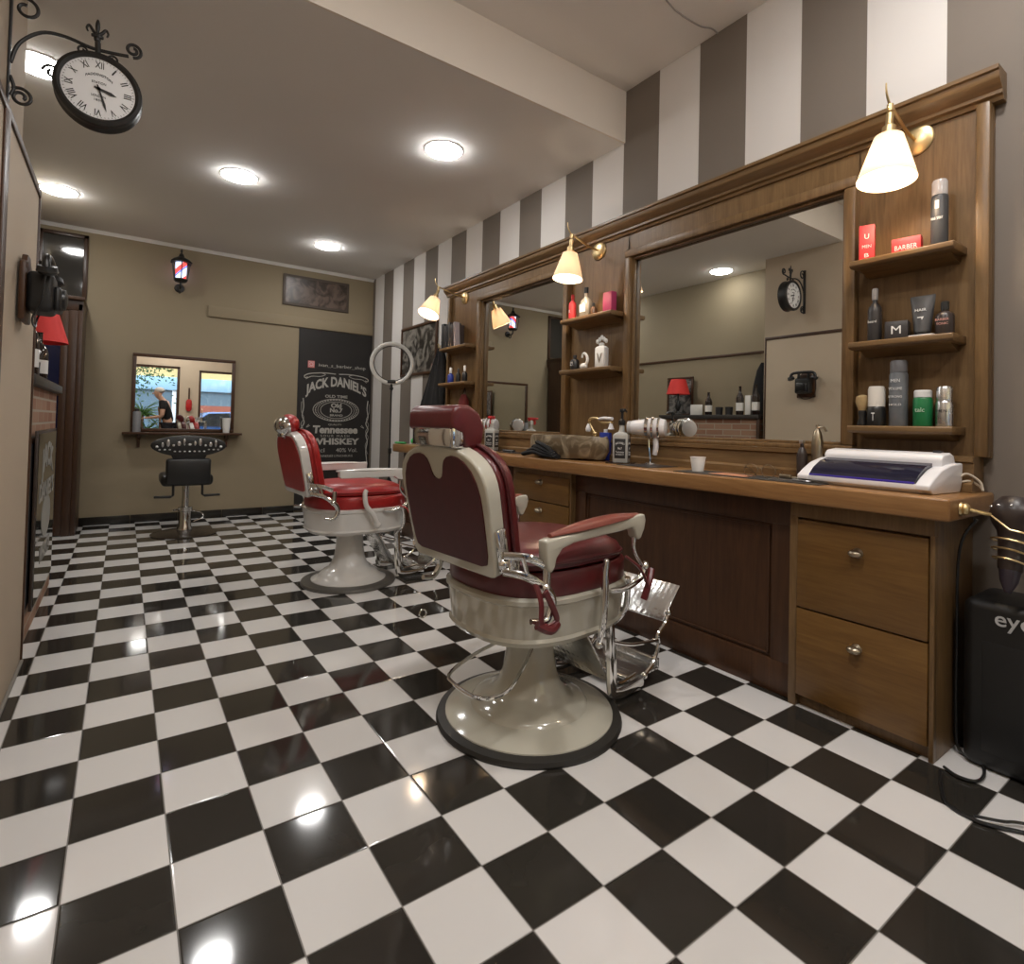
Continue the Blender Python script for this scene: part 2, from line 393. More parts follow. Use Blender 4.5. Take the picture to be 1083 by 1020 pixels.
# shop front behind the camera: two glazed openings with daylight
sf = MB()
for lo, hi in (((XL-.1, YB-.1, 0), (.22, YB, ZH)), ((1.10, YB-.1, 0), (1.48, YB, ZH)), ((2.30, YB-.1, 0), (XW, YB, ZH)), ((.22, YB-.1, 2.2), (1.10, YB, ZH)), ((1.48, YB-.1, 2.15), (2.30, YB, ZH)), ((.22, YB-.1, 0), (1.10, YB, .35))):
    sf.box(lo, hi)
struct('wall_front', sf, CREAM)
def win(n, x0, x1, z0, z1):
    f = MB()
    for lo, hi in (((x0, YB-.08, z0), (x0+.05, YB-.02, z1)), ((x1-.05, YB-.08, z0), (x1, YB-.02, z1)), ((x0, YB-.08, z1-.05), (x1, YB-.02, z1)), ((x0, YB-.08, z0), (x1, YB-.02, z0+.06))): f.box(lo, hi, .004)
    o = struct(n, f, DARK_WH); MB().box((x0+.05, YB-.052, z0+.06), (x1-.05, YB-.048, z1-.05)).build('pane', GLASS, o)
    return o
win('window_1', .22, 1.10, .35, 2.2); d = win('door_2', 1.48, 2.30, 0, 2.15)
MB().tube([(1.56, YB-.0, .95), (1.56, YB+.04, .97), (1.56, YB+.04, 1.23), (1.56, YB-.0, 1.25)], .010).build('door_handle', BRASS, d)

# transom window and brown glazed door in the far left corner
tw = MB()
for lo, hi in (((-.605, YF-.03, 2.05), (-.57, YF, 2.73)), ((-.275, YF-.03, 2.05), (-.24, YF, 2.73)), ((-.605, YF-.03, 2.695), (-.24, YF, 2.73)), ((-.605, YF-.03, 2.05), (-.24, YF, 2.09))): tw.box(lo, hi, .003)
w2 = struct('window_2', tw, DOOR_W)
MB().box((-.57, YF-.012, 2.09), (-.275, YF-.002, 2.695)).build('pane', simple('dark_transom_glass', (.035, .033, .030), .06, spec=.8), w2)
dr = MB()
dr.box((-.27, 4.55, 0), (-.235, YF-.04, 2.0), .004)
dr.box((XL, 4.55, 1.94), (-.235, YF, 2.05), .005); dr.box((XL+.0, 4.52, 2.03), (-.225, YF, 2.06), .004)
dr.box((-.33, 4.55, 0), (-.27, 4.585, 1.94), .004); dr.box((XL, 4.55, 0), (-.56, 4.585, 1.94), .004)
door1 = struct('door_1', dr, DOOR_W)
leaf = MB()
for lo, hi in (((-.56, 4.557, .01), (-.51, 4.58, 1.94)), ((-.38, 4.557, .01), (-.33, 4.58, 1.94)), ((-.51, 4.557, .01), (-.38, 4.58, .24)), ((-.51, 4.557, 1.86), (-.38, 4.58, 1.94)), ((-.51, 4.557, .72), (-.38, 4.58, .76)), ((-.51, 4.557, 1.2), (-.38, 4.58, 1.24))): leaf.box(lo, hi, .003)
lf = leaf.build('door_leaf', DOOR_W, door1)
MB().box((-.51, 4.566, .24), (-.38, 4.571, 1.86)).build('pane', simple('dark_blue_door_glass', (.012, .014, .04), .1), lf)

# hairline cable along the raised ceiling
tag(MB().tube([(1.75, .10, ZH-.004), (2.17, .251, ZH-.004), (2.42, .262, ZH-.004), (2.50, .235, ZH-.004), (2.558, .236, ZH-.004)], .004, sm=4).build('ceiling_cable', simple('painted_cable', (.35, .33, .31), .6)),
    'thin painted cable running across the raised ceiling to the striped wall', 'cable')

# ------------------------------------------------------------------ ceiling lights
def ceiling_light(x, y, z, label, r=.115, led=None):
    t = thing('ceiling_light', label, 'ceiling light', (x, y, z), 0, 'round ceiling panels')
    MB().lathe([(r+.001, 0), (r+.010, 0), (r+.008, -.004), (r+.001, -.005), (r+.001, 0)], 40).build('trim_ring', WHITE, t)
    MB().lathe([(0, -.030), (r*.4, -.028), (r*.75, -.021), (r*.95, -.012), (r, -.006), (r, -.002), (0, -.002)], 40).build('diffuser', led or LED, t)
for x, y, lab in ((.71, 2.90, 'round ceiling light above the middle of the checkered floor'), (1.71, 1.65, 'round ceiling light nearest the ceiling step, above the mirrors'),
                  (1.70, 4.09, 'round ceiling light closest to the barber banner on the far wall'), (-.39, 4.08, 'round ceiling light above the brown glazed door'),
                  (-.32, 2.14, 'round ceiling light partly hidden behind the hanging clock')):
    ceiling_light(x, y, ZC, lab, led=LED_S if x == -.32 else None)
for x, y, lab in ((.45, -.75, 'round light on the raised ceiling nearest the pilaster wall'), (1.75, -1.1, 'round light on the raised ceiling beside the cabinet end'), (.9, -2.3, 'round light on the raised ceiling by the shop front')):
    ceiling_light(x, y, ZH, lab, .14, LED_F)

# ------------------------------------------------------------------ mirror wall unit
def molding(m, pts, a, b, axis='Y'):
    """section pts (x out of the wall, z) run along Y from a to b"""
    M = Matrix(((1, 0, 0, 0), (0, 0, 1, 0), (0, 1, 0, 0), (0, 0, 0, 1)))
    m.prism(pts, a, b, M)
XP = 2.535        # panel face
wall_unit = thing('mirror_wall_unit', 'long oak wall unit framing two big mirrors with shelf niches and cornice', 'wall unit', (XW, 1.05, .845))
def wpart(name, mb, mat, parent=None):
    o = mb.build(name, mat, parent or wall_unit)
    if not parent: o.matrix_parent_inverse = T(-XW, -1.05, -.845)
    return o
pn = MB()
for lo, hi in (((XP, -.895, .965), (XW-.001, -.466, 2.206)), ((XP, .80, .965), (XW-.001, 1.32, 2.206)), ((XP, 2.49, .965), (XW-.001, 3.01, 2.206)), ((XP, -.47, 2.09), (XW-.001, .81, 2.206)), ((XP, 1.315, 2.11), (XW-.001, 2.495, 2.206))):
    pn.box(lo, hi)
wpart('back_panel', pn, OAK_V)
cor = MB()
sec = [(XW-.001, 2.205), (XP-.010, 2.205), (XP-.014, 2.218), (XP-.026, 2.224), (XP-.026, 2.236), (XP-.038, 2.246), (XP-.056, 2.262), (XP-.060, 2.268), (XP-.060, 2.288), (XP-.070, 2.292), (XP-.070, 2.306), (XW-.001, 2.306)]
molding(cor, sec, -.925, 3.06)
wpart('cornice', cor, OAK_H)
sp_ = MB(); molding(sp_, [(XW-.001, .846), (2.435, .846), (2.435, .875), (2.45, .885), (2.455, .945), (2.445, .95), (2.445, .968), (XW-.001, .968)], -.87, 3.01)
wpart('backsplash', sp_, OAK_H)
for y0, y1 in ((-.895, -.855), (2.985, 3.02)):
    wpart('side_stile', MB().box((2.50, y0, .966), (XP+.0005, y1, 2.2065), .006), OAK_V)
def mirror(y0, y1, z0, z1, f=.045):
    fm = MB(); X0 = 2.492
    # mitred frame: bars with a stepped lip
    for (a, b, c, d) in ((y0-f, y1+f, z1, z1+f), (y0-f, y1+f, z0-f+.02, z0), (y0-f, y0, z0, z1), (y1, y1+f, z0, z1)):
        fm.box((X0, a, c), (XP+.005, b, d), .007)
    g = .012
    for (a, b, c, d) in ((y0, y1, z1-g, z1), (y0, y1, z0, z0+g), (y0, y0+g, z0, z1), (y1-g, y1, z0, z1)):
        fm.box((X0+.022, a, c), (XP+.008, b, d), .003)
    o = wpart('mirror_frame', fm, OAK_V)
    MB().box((2.544, y0-.005, z0-.005), (2.552, y1+.005, z1+.005)).build('mirror_glass', MIRROR, o)
mirror(-.425, .758, .990, 2.052); mirror(1.365, 2.445, .99, 2.085)
def shelf(y0, y1, z):
    o = MB()
    M = Matrix(((1, 0, 0, 0), (0, 0, 1, 0), (0, 1, 0, 0), (0, 0, 0, 1)))
    o.prism([(XP, z-.028), (2.405, z-.028), (2.395, z-.02), (2.395, z-.004), (2.40, z), (XP, z)], y0, y1, M, bev=.002)
    o.prism([(XP, z-.028), (2.44, z-.028), (XP-.012, z-.052), (XP, z-.052)], y0+.02, y1-.02, M)
    wpart('shelf', o, OAK_H)
for z in (1.715, 1.395, 1.07):
    shelf(-.825, -.49, z)
for z in (1.735, 1.405): shelf(.81, 1.27, z)
for z in (1.72, 1.405): shelf(2.50, 2.97, z)

# ------------------------------------------------------------------ counter and cabinets
ct = MB(); ct.box((2.13, -.90, .775), (XW-.002, 3.33, .845), .008, 3)
tag(ct.build('counter_worktop', TOP_W), 'long thick warm oak worktop under the two mirrors', 'worktop')
def cup_pull(m, x, y, z):
    m.ball((x, y, z), (.018, .024, .013), 14); m.cyl((x+.022, y, z), (x+.008, y, z), .019, .012, 16)
def drawer_cabinet(y0, y1, label, n=2, zs=(.045, .375, .71), wm=DRAW_W):
    t = thing('drawer_cabinet', label, 'drawer cabinet', (2.38, (y0+y1)/2, 0), 0, 'drawer cabinets under the worktop')
    Y = (y1-y0)/2; X = -.18
    b = MB(); b.box((X+.025, -Y, .0), (.175, -Y+.02, .774), .002); b.box((X+.025, Y-.02, 0), (.175, Y, .774), .002)
    b.box((X, -Y+.0015, .715), (.02, Y-.0015, .7735), .002); b.box((X+.03, -Y+.02, 0), (X+.05, Y-.02, .72)); b.box((X+.0, -Y, 0), (X+.0245, -Y+.014, .716), .002); b.box((X, Y-.03, 0), (X+.027, Y, .72), .002)
    b.build('body', OAK_V, t)
    for z0, z1 in zip(zs, zs[1:]):
        d = MB().box((X-.006, -Y+.016, z0+.003), (X+.022, Y-.032, z1-.003), .003).build('drawer', wm, t)
        k = MB(); cup_pull(k, X-.026, -.01, z0+(z1-z0)*.73); k.build('knob', PEWTER, d)
    return t
drawer_cabinet(-.842, -.375, 'two-drawer oak cabinet with pewter knobs at the open end of the worktop')
drawer_cabinet(.90, 1.48, 'shadowed two-drawer oak cabinet behind the burgundy chair armrest', zs=(.38, .575, .74))
def knee_panel(y0, y1, label):
    t = thing('cabinet_panel', label, 'cabinet panel', (2.23, (y0+y1)/2, 0), 0, 'framed panels closing the counter front')
    Y = (y1-y0)/2
    MB().box((.012, -Y, 0), (.02, Y, .77)).build('board', DARK_W, t)
    f = MB(); r = .085
    f.box((0, -Y, .0), (.02, Y, .13), .002); f.box((0, -Y, .67), (.02, Y, .774), .002)
    f.box((0, -Y, .13), (.02, -Y+r, .67), .002); f.box((0, Y-r, .13), (.02, Y, .67), .002)
    f.build('panel_frame', DARK_W, t)
    g = MB(); a = Y-r-.012
    for lo, hi in (((.004, -a, .142), (.012, a, .15)), ((.004, -a, .65), (.012, a, .658)), ((.004, -a, .142), (.012, -a+.008, .658)), ((.004, a-.008, .142), (.012, a, .658))): g.box(lo, hi, .002)
    g.build('bead', DARK_W, t)
knee_panel(-.372, .897, 'dark framed panel below the worktop next to the end drawers')
knee_panel(1.483, 3.30, 'dark framed panel below the worktop at its far end')

# ------------------------------------------------------------------ wall lamps (sconces)
def sconce(y, tilt, label, x=2.30, zc=2.0):
    t = thing('wall_lamp', label, 'wall lamp', (XP, y, 2.17), 0, 'brass wall lamps with cream shades')
    X = x-XP; Z = zc-2.17
    MB().lathe([(0, 0), (.060, 0), (.060, .006), (.054, .012), (.02, .018), (0, .018)], 32, RY(-PI/2)).build('wall_plate', BRASS, t)
    MB().tube([(-.015, 0, 0), (-.10, 0, .01), (X+.03, 0, .045), (X, 0, .05), (X-.01, 0, .035)], .006, sm=5).tube([(X-.002, 0, .05), (X-.03, 0, .085), (X-.035, 0, .12)], lambda k: .005*(1-.5*k), sm=4).cyl((X, 0, .03), (X, 0, .055), .011).build('arm', BRASS, t)
    Q = T(X, 0, .03) @ RX(tilt[0]) @ RY(tilt[1])
    MB().lathe([(0, -.005), (.012, -.008), (.012, -.05), (.022, -.06), (.022, -.10), (0, -.10)], 20, Q).build('socket', BRASS, t)
    r1, r2, zt, zb = .046, .093, -.098, -.258
    MB().lathe([(r1, zt), (r2, zb), (r2-.0015, zb), (r1-.0015, zt), (r1, zt)], 48, Q).build('lamp_shade', SHADE, t)
    MB().ball((0, 0, -.155), (.026, .026, .034), 16, Q).build('bulb', BULB, t)
    l = bpy.data.lights.new('bulb_light', 'POINT'); l.energy = SCONCE_W; l.color = (1, .82, .62); l.shadow_soft_size = .03
    o = bpy.data.objects.new('bulb_light', l); COL.objects.link(o); o.parent = t; o.location = Q @ Vector((0, 0, -.205))
sconce(-.664, (0, .10), 'cream-shaded brass wall lamp above the niche at the near end of the wall unit')
sconce(1.062, (0, .10), 'cream-shaded brass wall lamp above the niche between the two mirrors')
sconce(2.76, (-.12, .42), 'tilted cream-shaded wall lamp above the books at the far niche', 2.27, 2.0)

# ------------------------------------------------------------------ barber chairs
def barber_chair(loc, rz, label, leather, leather_back, pad, enam, rim, head, R=.328):
    t = thing('barber_chair', label, 'barber chair', loc, rz, 'vintage barber chairs')
    MB().lathe([(0, 0), (R, 0), (R+.003, .008), (R-.002, .02), (R-.03, .026), (0, .026)], 64).build('base_rim', rim, t)
    br = R*(.915 if head == 'cushion' else .80)
    base = MB().lathe([(0, .02), (br, .02), (br-.002, .030), (br-.03, .043), (R*.64, .056), (R*.625, .062), (R*.60, .070), (.165, .079), (.135, .096), (.112, .125), (.096, .17), (.087, .23), (.083, .30), (.082, .36), (0, .36)], 64)
    base.lathe([(.082, .325), (.094, .325), (.098, .332), (.094, .34), (.082, .34)], 48)
    base.build('base', enam, t)
    # skirt pan
    sk = MB(); N = 2.75; c0 = .030
    sk.loft([superell(.255, .205, N, .338, c0), superell(.298, .245, N, .343, c0), superell(.308, .255, N, .356, c0), superell(.311, .258, N, .361, c0), superell(.304, .252, N, .371, c0), superell(.315, .265, N, .475, c0), superell(.322, .273, N, .482, c0), superell(.322, .273, N, .494, c0), superell(.312, .262, N, .502, c0), superell(.2, .2, N, .502, c0)])
    sk.build('seat_skirt', enam, t)
    MB().loft([superell(.302, .26, N, .498, c0), superell(.307, .266, N, .51, c0), superell(.307, .266, N, .565, c0), superell(.297, .256, N, .578, c0), superell(.2, .17, N, .58, c0)]).build('seat_band', leather, t)
    def zt(h): return lambda x, y: h-.10*max(0, (x-.05))**1.5-.0*y
    sc_ = MB(); c = .015
    sc_.loft([superell(.27, .235, N, .575, c), superell(.30, .258, N, zt(.59), c), superell(.305, .262, N, zt(.61), c), superell(.292, .25, N, zt(.632), c), superell(.25, .21, N, zt(.650), c), superell(.17, .14, N, zt(.660), c), superell(.06, .05, N, zt(.665), c)])
    cu = sc_.build('seat_cushion', leather, t)
    MB().tube([(p[0], p[1], p[2]) for p in superell(.306, .263, N, zt(.606), c, k=60)], .005, 6, closed=True).build('piping', leather_back, cu)
    # backrest (reclined)
    a = .215; Uv = Vector((-math.sin(a), 0, math.cos(a))); Nv = Vector((math.cos(a), 0, math.sin(a)))
    B = Matrix(((0, Uv.x, Nv.x, -.345), (1, 0, 0, 0), (0, Uv.z, Nv.z, .585), (0, 0, 0, 1)))
    def outline(s=1, inset=0):
        pts = [(-.195, 0), (.195, 0), (.213, .005), (.222, .02), (.226, .08), (.231, .16), (.235, .23)]
        top = []
        for k in range(0, 21):
            th = PI*k/20; c_, s_ = math.cos(th), math.sin(th)
            top.append((math.copysign(abs(c_)**(2/2.5), c_)*.236, .25+.145*abs(s_)**(2/2.5)))
        pts = pts+top+[(-x, y) for x, y in [(.235, .23), (.231, .16), (.226, .08), (.222, .02), (.213, .005)]]
        cx, cy = 0, .19
        return [((x)*(1-inset/.236), cy+(y-cy)*(1-inset/.2)) for x, y in pts]
    bk = MB().prism(outline(), -.006, .046, B, bev=.008, seg=3).build('back_frame', enam, t); hard(bk)
    half = [(0, .288), (.014, .290), (.025, .298), (.032, .312), (.038, .332), (.048, .350), (.065, .362), (.09, .367), (.12, .363), (.15, .350), (.178, .325), (.197, .29), (.206, .25), (.207, .20), (.204, .13), (.199, .07), (.190, .042), (.165, .034)]
    if head != 'cushion': half = [(0, .368), (.05, .368)]+half[8:]
    inner = half+[(-x, y) for x, y in half[::-1][:-1]]
    MB().prism(inner[::-1], -.010, -.004, B).build('back_panel', leather_back, t)
    if head == 'cushion':
        MB().ball((.004, .275, -.0065), (.004, .008, .002), 8, B).ball((-.004, .285, -.0065), (.004, .008, .002), 8, B).build('screw', PEWTER, bk)
    cush = MB().prism(outline(inset=.006), .044, .112, B, bev=.026, seg=4).build('back_cushion', leather, t)
    ol = outline(inset=.0)
    MB().tube([(x, y, .072) for x, y in ol], .006, 6, closed=True, M=B).build('piping', leather_back, cush)
    # headrest
    if head == 'cushion':
        z0 = .977
        sec = [(-.455, z0+.045), (-.452, z0+.10), (-.435, z0+.118), (-.39, z0+.118), (-.35, z0+.095), (-.33, z0+.05), (-.335, z0+.005), (-.36, z0-.015), (-.40, z0-.012), (-.415, z0+.03)]
        P_ = Matrix(((1, 0, 0, 0), (0, 0, -1, 0), (0, 1, 0, 0), (0, 0, 0, 1)))
        MB().prism(sec, -.125, .125, P_, bev=.012, seg=3).build('headrest_cushion', leather, t)
        hb = MB().box((-.452, -.112, z0-.008), (-.405, .10, z0+.048), .004).build('headrest_bracket', CHROME, t)
        MB().box((-.449, -.122, z0-.012), (-.408, -.111, z0+.060), .004).build('latch', CHROME, hb)
        MB().tube([(-.425, 0, z0+.01), (-.41, 0, z0-.05), (-.39, 0, z0-.10)], .013, 12).build('headrest_post', CHROME, t)
    else:
        z0 = 1.00
        Hm = T(-.43, 0, z0)
        MB().ball((0, 0, 0.005), (.060, .105, .06), 24, Hm).build('headrest_bracket', CHROME, t)
        MB().ball((.022, 0, .012), (.055, .112, .064), 24, Hm).build('headrest_cushion', leather_back, t)
        MB().tube([(-.43, 0, z0-.03), (-.42, 0, .93)], .014, 12).box((-.46, -.05, .935), (-.42, .05, .965), .006).build('headrest_post', CHROME, t)
    for s in (-1, 1):
        y = s*.30
        P_ = Matrix(((1, 0, 0, 0), (0, 0, -s, 0), (0, 1, 0, 0), (0, 0, 0, 1)))
        prof = [(-.245, .702), (-.244, .67), (-.240, .635), (-.232, .612), (-.219, .606), (-.208, .62), (-.200, .648), (-.178, .671), (-.13, .683), (-.05, .688), (.10, .695), (.165, .700), (.178, .690), (.186, .668), (.200, .655), (.214, .660), (.222, .675), (.232, .69), (.240, .72), (.232, .742), (.20, .742), (.05, .728), (-.12, .712), (-.225, .706)]
        if head != 'cushion': prof = [(-.20, .745), (-.20, .708), (-.19, .700), (.15, .702), (.18, .685), (.205, .680), (.225, .70), (.23, .745), (.225, .752), (.06, .748), (-.19, .750)]
        Pa = T(0, y, 0) @ P_
        ar = MB().prism(prof[::-1], -.020, .020, Pa, bev=.007, seg=3).build('armrest', enam, t)
        rings = []
        for k in range(13):
            q = k/12; x = -.215+.425*q; zc_ = .708+.028*(x+.215)/.45 if head == 'cushion' else .742; wd_ = .026*(math.sin(PI*min(max(q, .03), .97))**.35)*(1.08 if q > .3 else .8+.28*q/.3); hh = (.024 if head == 'cushion' else .012)*(math.sin(PI*min(max(q, .04), .96))**.6)
            rings.append([(x, y+wd_*math.cos(2*PI*j/14), zc_+.004+(hh if math.sin(2*PI*j/14) > 0 else .006)*math.sin(2*PI*j/14)) for j in range(14)])
        MB().loft(rings).build('armrest_pad', pad, ar)
        # chrome arm supports and scrolls
        MB().tube([(-.222, y, .625), (-.224, y, .575), (-.232, y, .545)], .013, 10, sm=4).ball((-.228, y, .56), .018, 12).tube([(-.228, y, .56), (-.205, y, .535), (-.20, y, .50), (-.225, y, .465), (-.275, y*.97, .47)], lambda k: .017-.008*k, 10, sm=5).build('rear_arm_support', CHROME, t)
        MB().tube([(.200, y, .672), (.20, y, .62), (.235, y, .575), (.262, y, .555)], .008, 10, sm=5).ball((.262, y, .553), .019, 12).tube([(.262, y, .55), (.235, y, .515), (.16, y*.98, .49), (.10, y*.93, .49)], lambda k: .013-.005*k, 10, sm=5).build('front_arm_support', CHROME, t)
        # hinge plate on the side of the back with link to the arm
        hp = MB().box((-.02, .035, .0), (.02, .165, .036), .006, M=B @ T(s*.222, -.015, .005))
        hp.ball((s*.235, .045, .02), (.016, .02, .02), 12, B).build('back_hinge', CHROME, t)
        MB().tube([(-.345, s*.245, .66), (-.29, s*.285, .655), (-.235, y, .63)], .008, 8, sm=4, flat=(.006, .012)).tube([(-.345, s*.245, .615), (-.29, s*.285, .60), (-.235, y, .565)], .008, 8, sm=4, flat=(.006, .012)).tube([(-.30, s*.278, .655), (-.285, s*.285, .60)], .007, 8).box((-.335, s*.258-.004, .605), (-.295, s*.258+.014, .655), .004).build('hinge_link', CHROME, t)
    # side lever (the near side), pedal loop, footrest
    y = -.305
    lv = MB()
    if head == 'cushion':
        lv.tube([(.035, y+.02, .325), (.03, y-.004, .40), (.035, y-.004, .50), (.04, y, .56), (.045, y, .60)], lambda k: .012-.004*abs(k-.6), 10, sm=4).ball((.045, y, .60), .011, 10).ball((.034, y+.014, .33), .014, 10)
        lv.build('recline_lever', CHROME, t)
    else:
        lv.tube([(.05, y-.005, .41), (.02, y-.01, .47), (-.03, y-.01, .53), (-.04, y-.01, .60), (-.03, y-.01, .625)], lambda k: .017-.003*k, 10, sm=4).ball((.05, y-.0, .41), .024, 12)
        lv.build('recline_lever', enam, t)
    if head == 'cushion': MB().tube([(-.05, -.05, .33), (-.22, -.01, .29), (-.36, -.02, .255), (-.375, -.06, .235), (-.33, -.13, .205), (-.24, -.15, .205), (-.14, -.12, .25), (-.03, -.07, .315)], .006, 8, sm=5).build('pump_pedal', CHROME, t)
    fr_ = MB()
    for s in (-1, 1):
        yy = s*.155
        fr_.tube([(.26, yy, .36), (.262, yy, .24), (.275, yy, .07), (.30, yy, .042), (.36, yy, .036), (.46, yy, .045)], .009, 8, sm=4, flat=(.014, .022))
        fr_.tube([(.29, yy, .25), (.30, yy, .10), (.33, yy, .075), (.42, yy, .085)], .006, 8, sm=4)
        fr_.tube([(.255, yy*1.5, .50), (.275, yy*1.4, .40), (.262, yy*1.25, .345), (.25, yy, .31)], .011, 10, sm=4)
        fr_.tube([(.48, yy, .06), (.545, yy, .10), (.575, yy, .16), (.57, yy, .20), (.62, yy, .235), (.640, yy, .27)], .008, 8, sm=4).ball((.48, yy, .06), .014, 10).ball((.642, yy, .275), .014, 10)
        fr_.tube([(.262, yy, .245), (.40, yy, .20), (.57, yy, .18)], .007, 8, sm=3)
    fr_.box((.245, -.16, .285), (.262, .16, .345), .004)
    fr_.build('footrest_frame', CHROME, t)
    Pu = T(.675, 0, .305) @ RY(math.radians(-45))
    MB().box((-.088, -.152, -.006), (.088, .152, .006), .005, M=Pu).build('foot_plate', CHROME_O, t)
    MB().box((.40, -.145, .050), (.60, .145, .064), .004).box((.585, -.145, .055), (.60, .145, .095), .004).build('lower_foot_plate', CHROME_O, t)
    MB().box((-.13, -.145, -.004), (.13, .145, .004), .003, M=T(.205, 0, .20) @ RY(math.radians(58))).build('calf_plate', CHROME_O, t)
    if head == 'cushion':
        # leather straps looped round the arm supports
        MB().tube([(-.262, -.292, .58), (-.262, -.318, .53), (-.262, -.322, .47), (-.235, -.322, .455), (-.20, -.322, .465), (-.215, -.325, .50), (-.25, -.322, .56)], .009, 8, sm=5, flat=(.010, .005)).tube([(-.27, -.312, .465), (-.23, -.325, .445), (-.195, -.318, .455)], .014, 8, sm=4).build('rear_strap', BURG, t)
        MB().tube([(.16, -.296, .60), (.20, -.325, .56), (.235, -.33, .50), (.24, -.325, .455)], .009, 8, sm=5, flat=(.012, .005)).tube([(.275, -.32, .545), (.245, -.33, .50), (.225, -.325, .45)], .012, 8, sm=4).build('front_strap', BURG, t)
        MB().tube([(-.33+.014*math.cos(q), .20, .372+.014*math.sin(q)) for q in [2*PI*k/12 for k in range(12)]], .003, 6, closed=True).build('pull_ring', CHROME, t)
    else:
        MB().tube([(.19, -.31, .52), (.23, -.33, .50), (.25, -.33, .47)], .007, 8, sm=4, flat=(.010, .004)).build('front_strap', leather, t)
    return t
barber_chair((1.305, .091, 0), math.radians(6), 'burgundy leather barber chair with cream enamel frame, the larger nearer one', BURG, BURG_D, RUST_L, ENAM, RUBBER, 'cushion')
barber_chair((1.313, 2.06, 0), math.radians(3), 'bright red barber chair with white armrests and frame, in front of the dark banner', RED_L, RED_L, ENAM_W, ENAM_W, GREY_R, 'shell', R=.295)

# styling chair at the far wall
t = thing('styling_chair', 'black styling chair with studded oval back and chrome pump base under the far mirror', 'styling chair', (.557, 4.25, 0), 0)
MB().lathe([(0, 0), (.262, 0), (.262, .006), (.2, .022), (.08, .034), (0, .036)], 48).build('base', simple('bronze_base_plate', (.06, .045, .035), .25, metal=.5), t)
MB().lathe([(.06, .03), (.062, .05), (.05, .07), (.05, .20), (.058, .205), (.058, .24), (.032, .25), (.028, .25), (.028, .44), (0, .44)], 32).tube([(.05, 0, .20), (.12, -.05, .19), (.13, -.10, .15), (.06, -.10, .12)], .007, sm=4).tube([(-.05, 0, .22), (-.10, -.04, .22)], .008).build('pump_column', CHROME, t)
MB().box((-.20, -.16, .44), (.20, .26, .54), .035, 3).build('seat', BLACK, t)
MB().box((-.17, -.225, .455), (.17, -.165, .685), .02, 3).build('back_pad', BLACK, t)
P_ = plane((0, -.195, .80), (1, 0, 0), (0, 0, 1))
ov = []
for k in range(40):
    th = 2*PI*k/40; c_, s_ = math.cos(th), math.sin(th)
    ov.append((.285*math.copysign(abs(c_)**.95, c_), .085*math.copysign(abs(s_)**.95, s_)+(-.0 if s_ > 0 else -.02*(1-abs(c_)))))
hd = MB().prism(ov, -.03, .03, P_, bev=.012, seg=3).prism([(-.12, -.12), (.12, -.12), (.16, -.03), (-.16, -.03)], -.022, .022, P_, bev=.006).build('head_band', BLACK, t)
st_ = MB()
for i in range(13):
    u = -.24+.04*i; h_ = .010+.012*((i*7) % 3)
    st_.ball((u, .012*math.cos(u*9)+(i % 3)*.012-.005, .032), (.010 if i % 2 else .014, h_, .004), 8, P_)
    st_.ball((u*.92, -.052-(.0 if abs(u) < .15 else -.015), .031), (.010, .007, .004), 8, P_)
st_.build('stud', SILVER, hd)
for s in (-1, 1):
    MB().tube([(s*.11, -.19, .46), (s*.11, -.20, .37), (s*.13, -.20, .355), (s*.24, -.20, .36)], .010, 8).box((s*.12-.0, -.215, .350), (s*.25, -.175, .368), .005).build('leg_bar', BLACK, t)

# ------------------------------------------------------------------ banner on the far wall
YP = YF-.001
def FP(x, z, y=None): return plane((x, (YP-.012) if y is None else y, z), (1, 0, 0), (0, 0, 1))
bn = thing('banner', 'tall black banner with white whiskey lettering on the far wall', 'banner', (2.12, YP, 0))
def bpart(name, mb, mat):
    o = mb.build(name, mat, bn); o.matrix_parent_inverse = T(-2.12, -YP, 0); return o
bpart('sheet', MB().box((1.692, YP-.012, .012), (XW-.003, YP-.001, 2.10)), simple('black_banner_vinyl', (.013, .011, .010), .45))
L = MB()
def put(body, x, z, w, h, **k):
    L.mesh(text_mesh(body, w, h, **k), FP(x, z))
put('JACK DANIEL\u2019S', 2.14, 1.378, .72, .145, arch=(.115, .05), bold=.035)
put('OLD TIME', 2.137, 1.335, .265, .034, bold=.02)
put('Old', 2.138, 1.228, .125, .055, bold=.04); put('No.7', 2.14, 1.170, .15, .052, bold=.04); put('BRAND', 2.142, 1.112, .15, .026, bold=.02)
put('QUALITY', 2.13, 1.0, .16, .024); put('Tennessee', 2.14, .942, .53, .092, bold=.045, shear=.05)
put('SOUR MASH', 2.134, .868, .34, .026, space=1.4); put('WHISKEY', 2.14, .803, .575, .078, bold=.04)
put('70cl', 1.945, .70, .14, .048); put('40% Vol.', 2.278, .70, .255, .048); put('TENNESSEE LYNCHBURG', 2.14, .632, .42, .024)
put('ivan_s_barber_shop', 2.20, 1.69, .56, .048)
def ell(cx, cz, a, b, r, k=48): L.tube([(cx+a*math.cos(2*PI*i/k), YP-.013, cz+b*math.sin(2*PI*i/k)) for i in range(k)], r, 5, closed=True)
ell(2.14, 1.172, .185, .098, .0035); ell(2.14, 1.172, .215, .118, .0025); ell(2.14, 1.172, .27, .132, .004)
for i in range(44):
    th = 2*PI*i/44; L.ball((2.14+.243*math.cos(th), YP-.012, 1.172+.125*math.sin(th)), (.009, .002, .006), 6)
def curl(pts, r=.004): L.tube([(x, YP-.013, z) for x, z in pts], r, 5, sm=5)
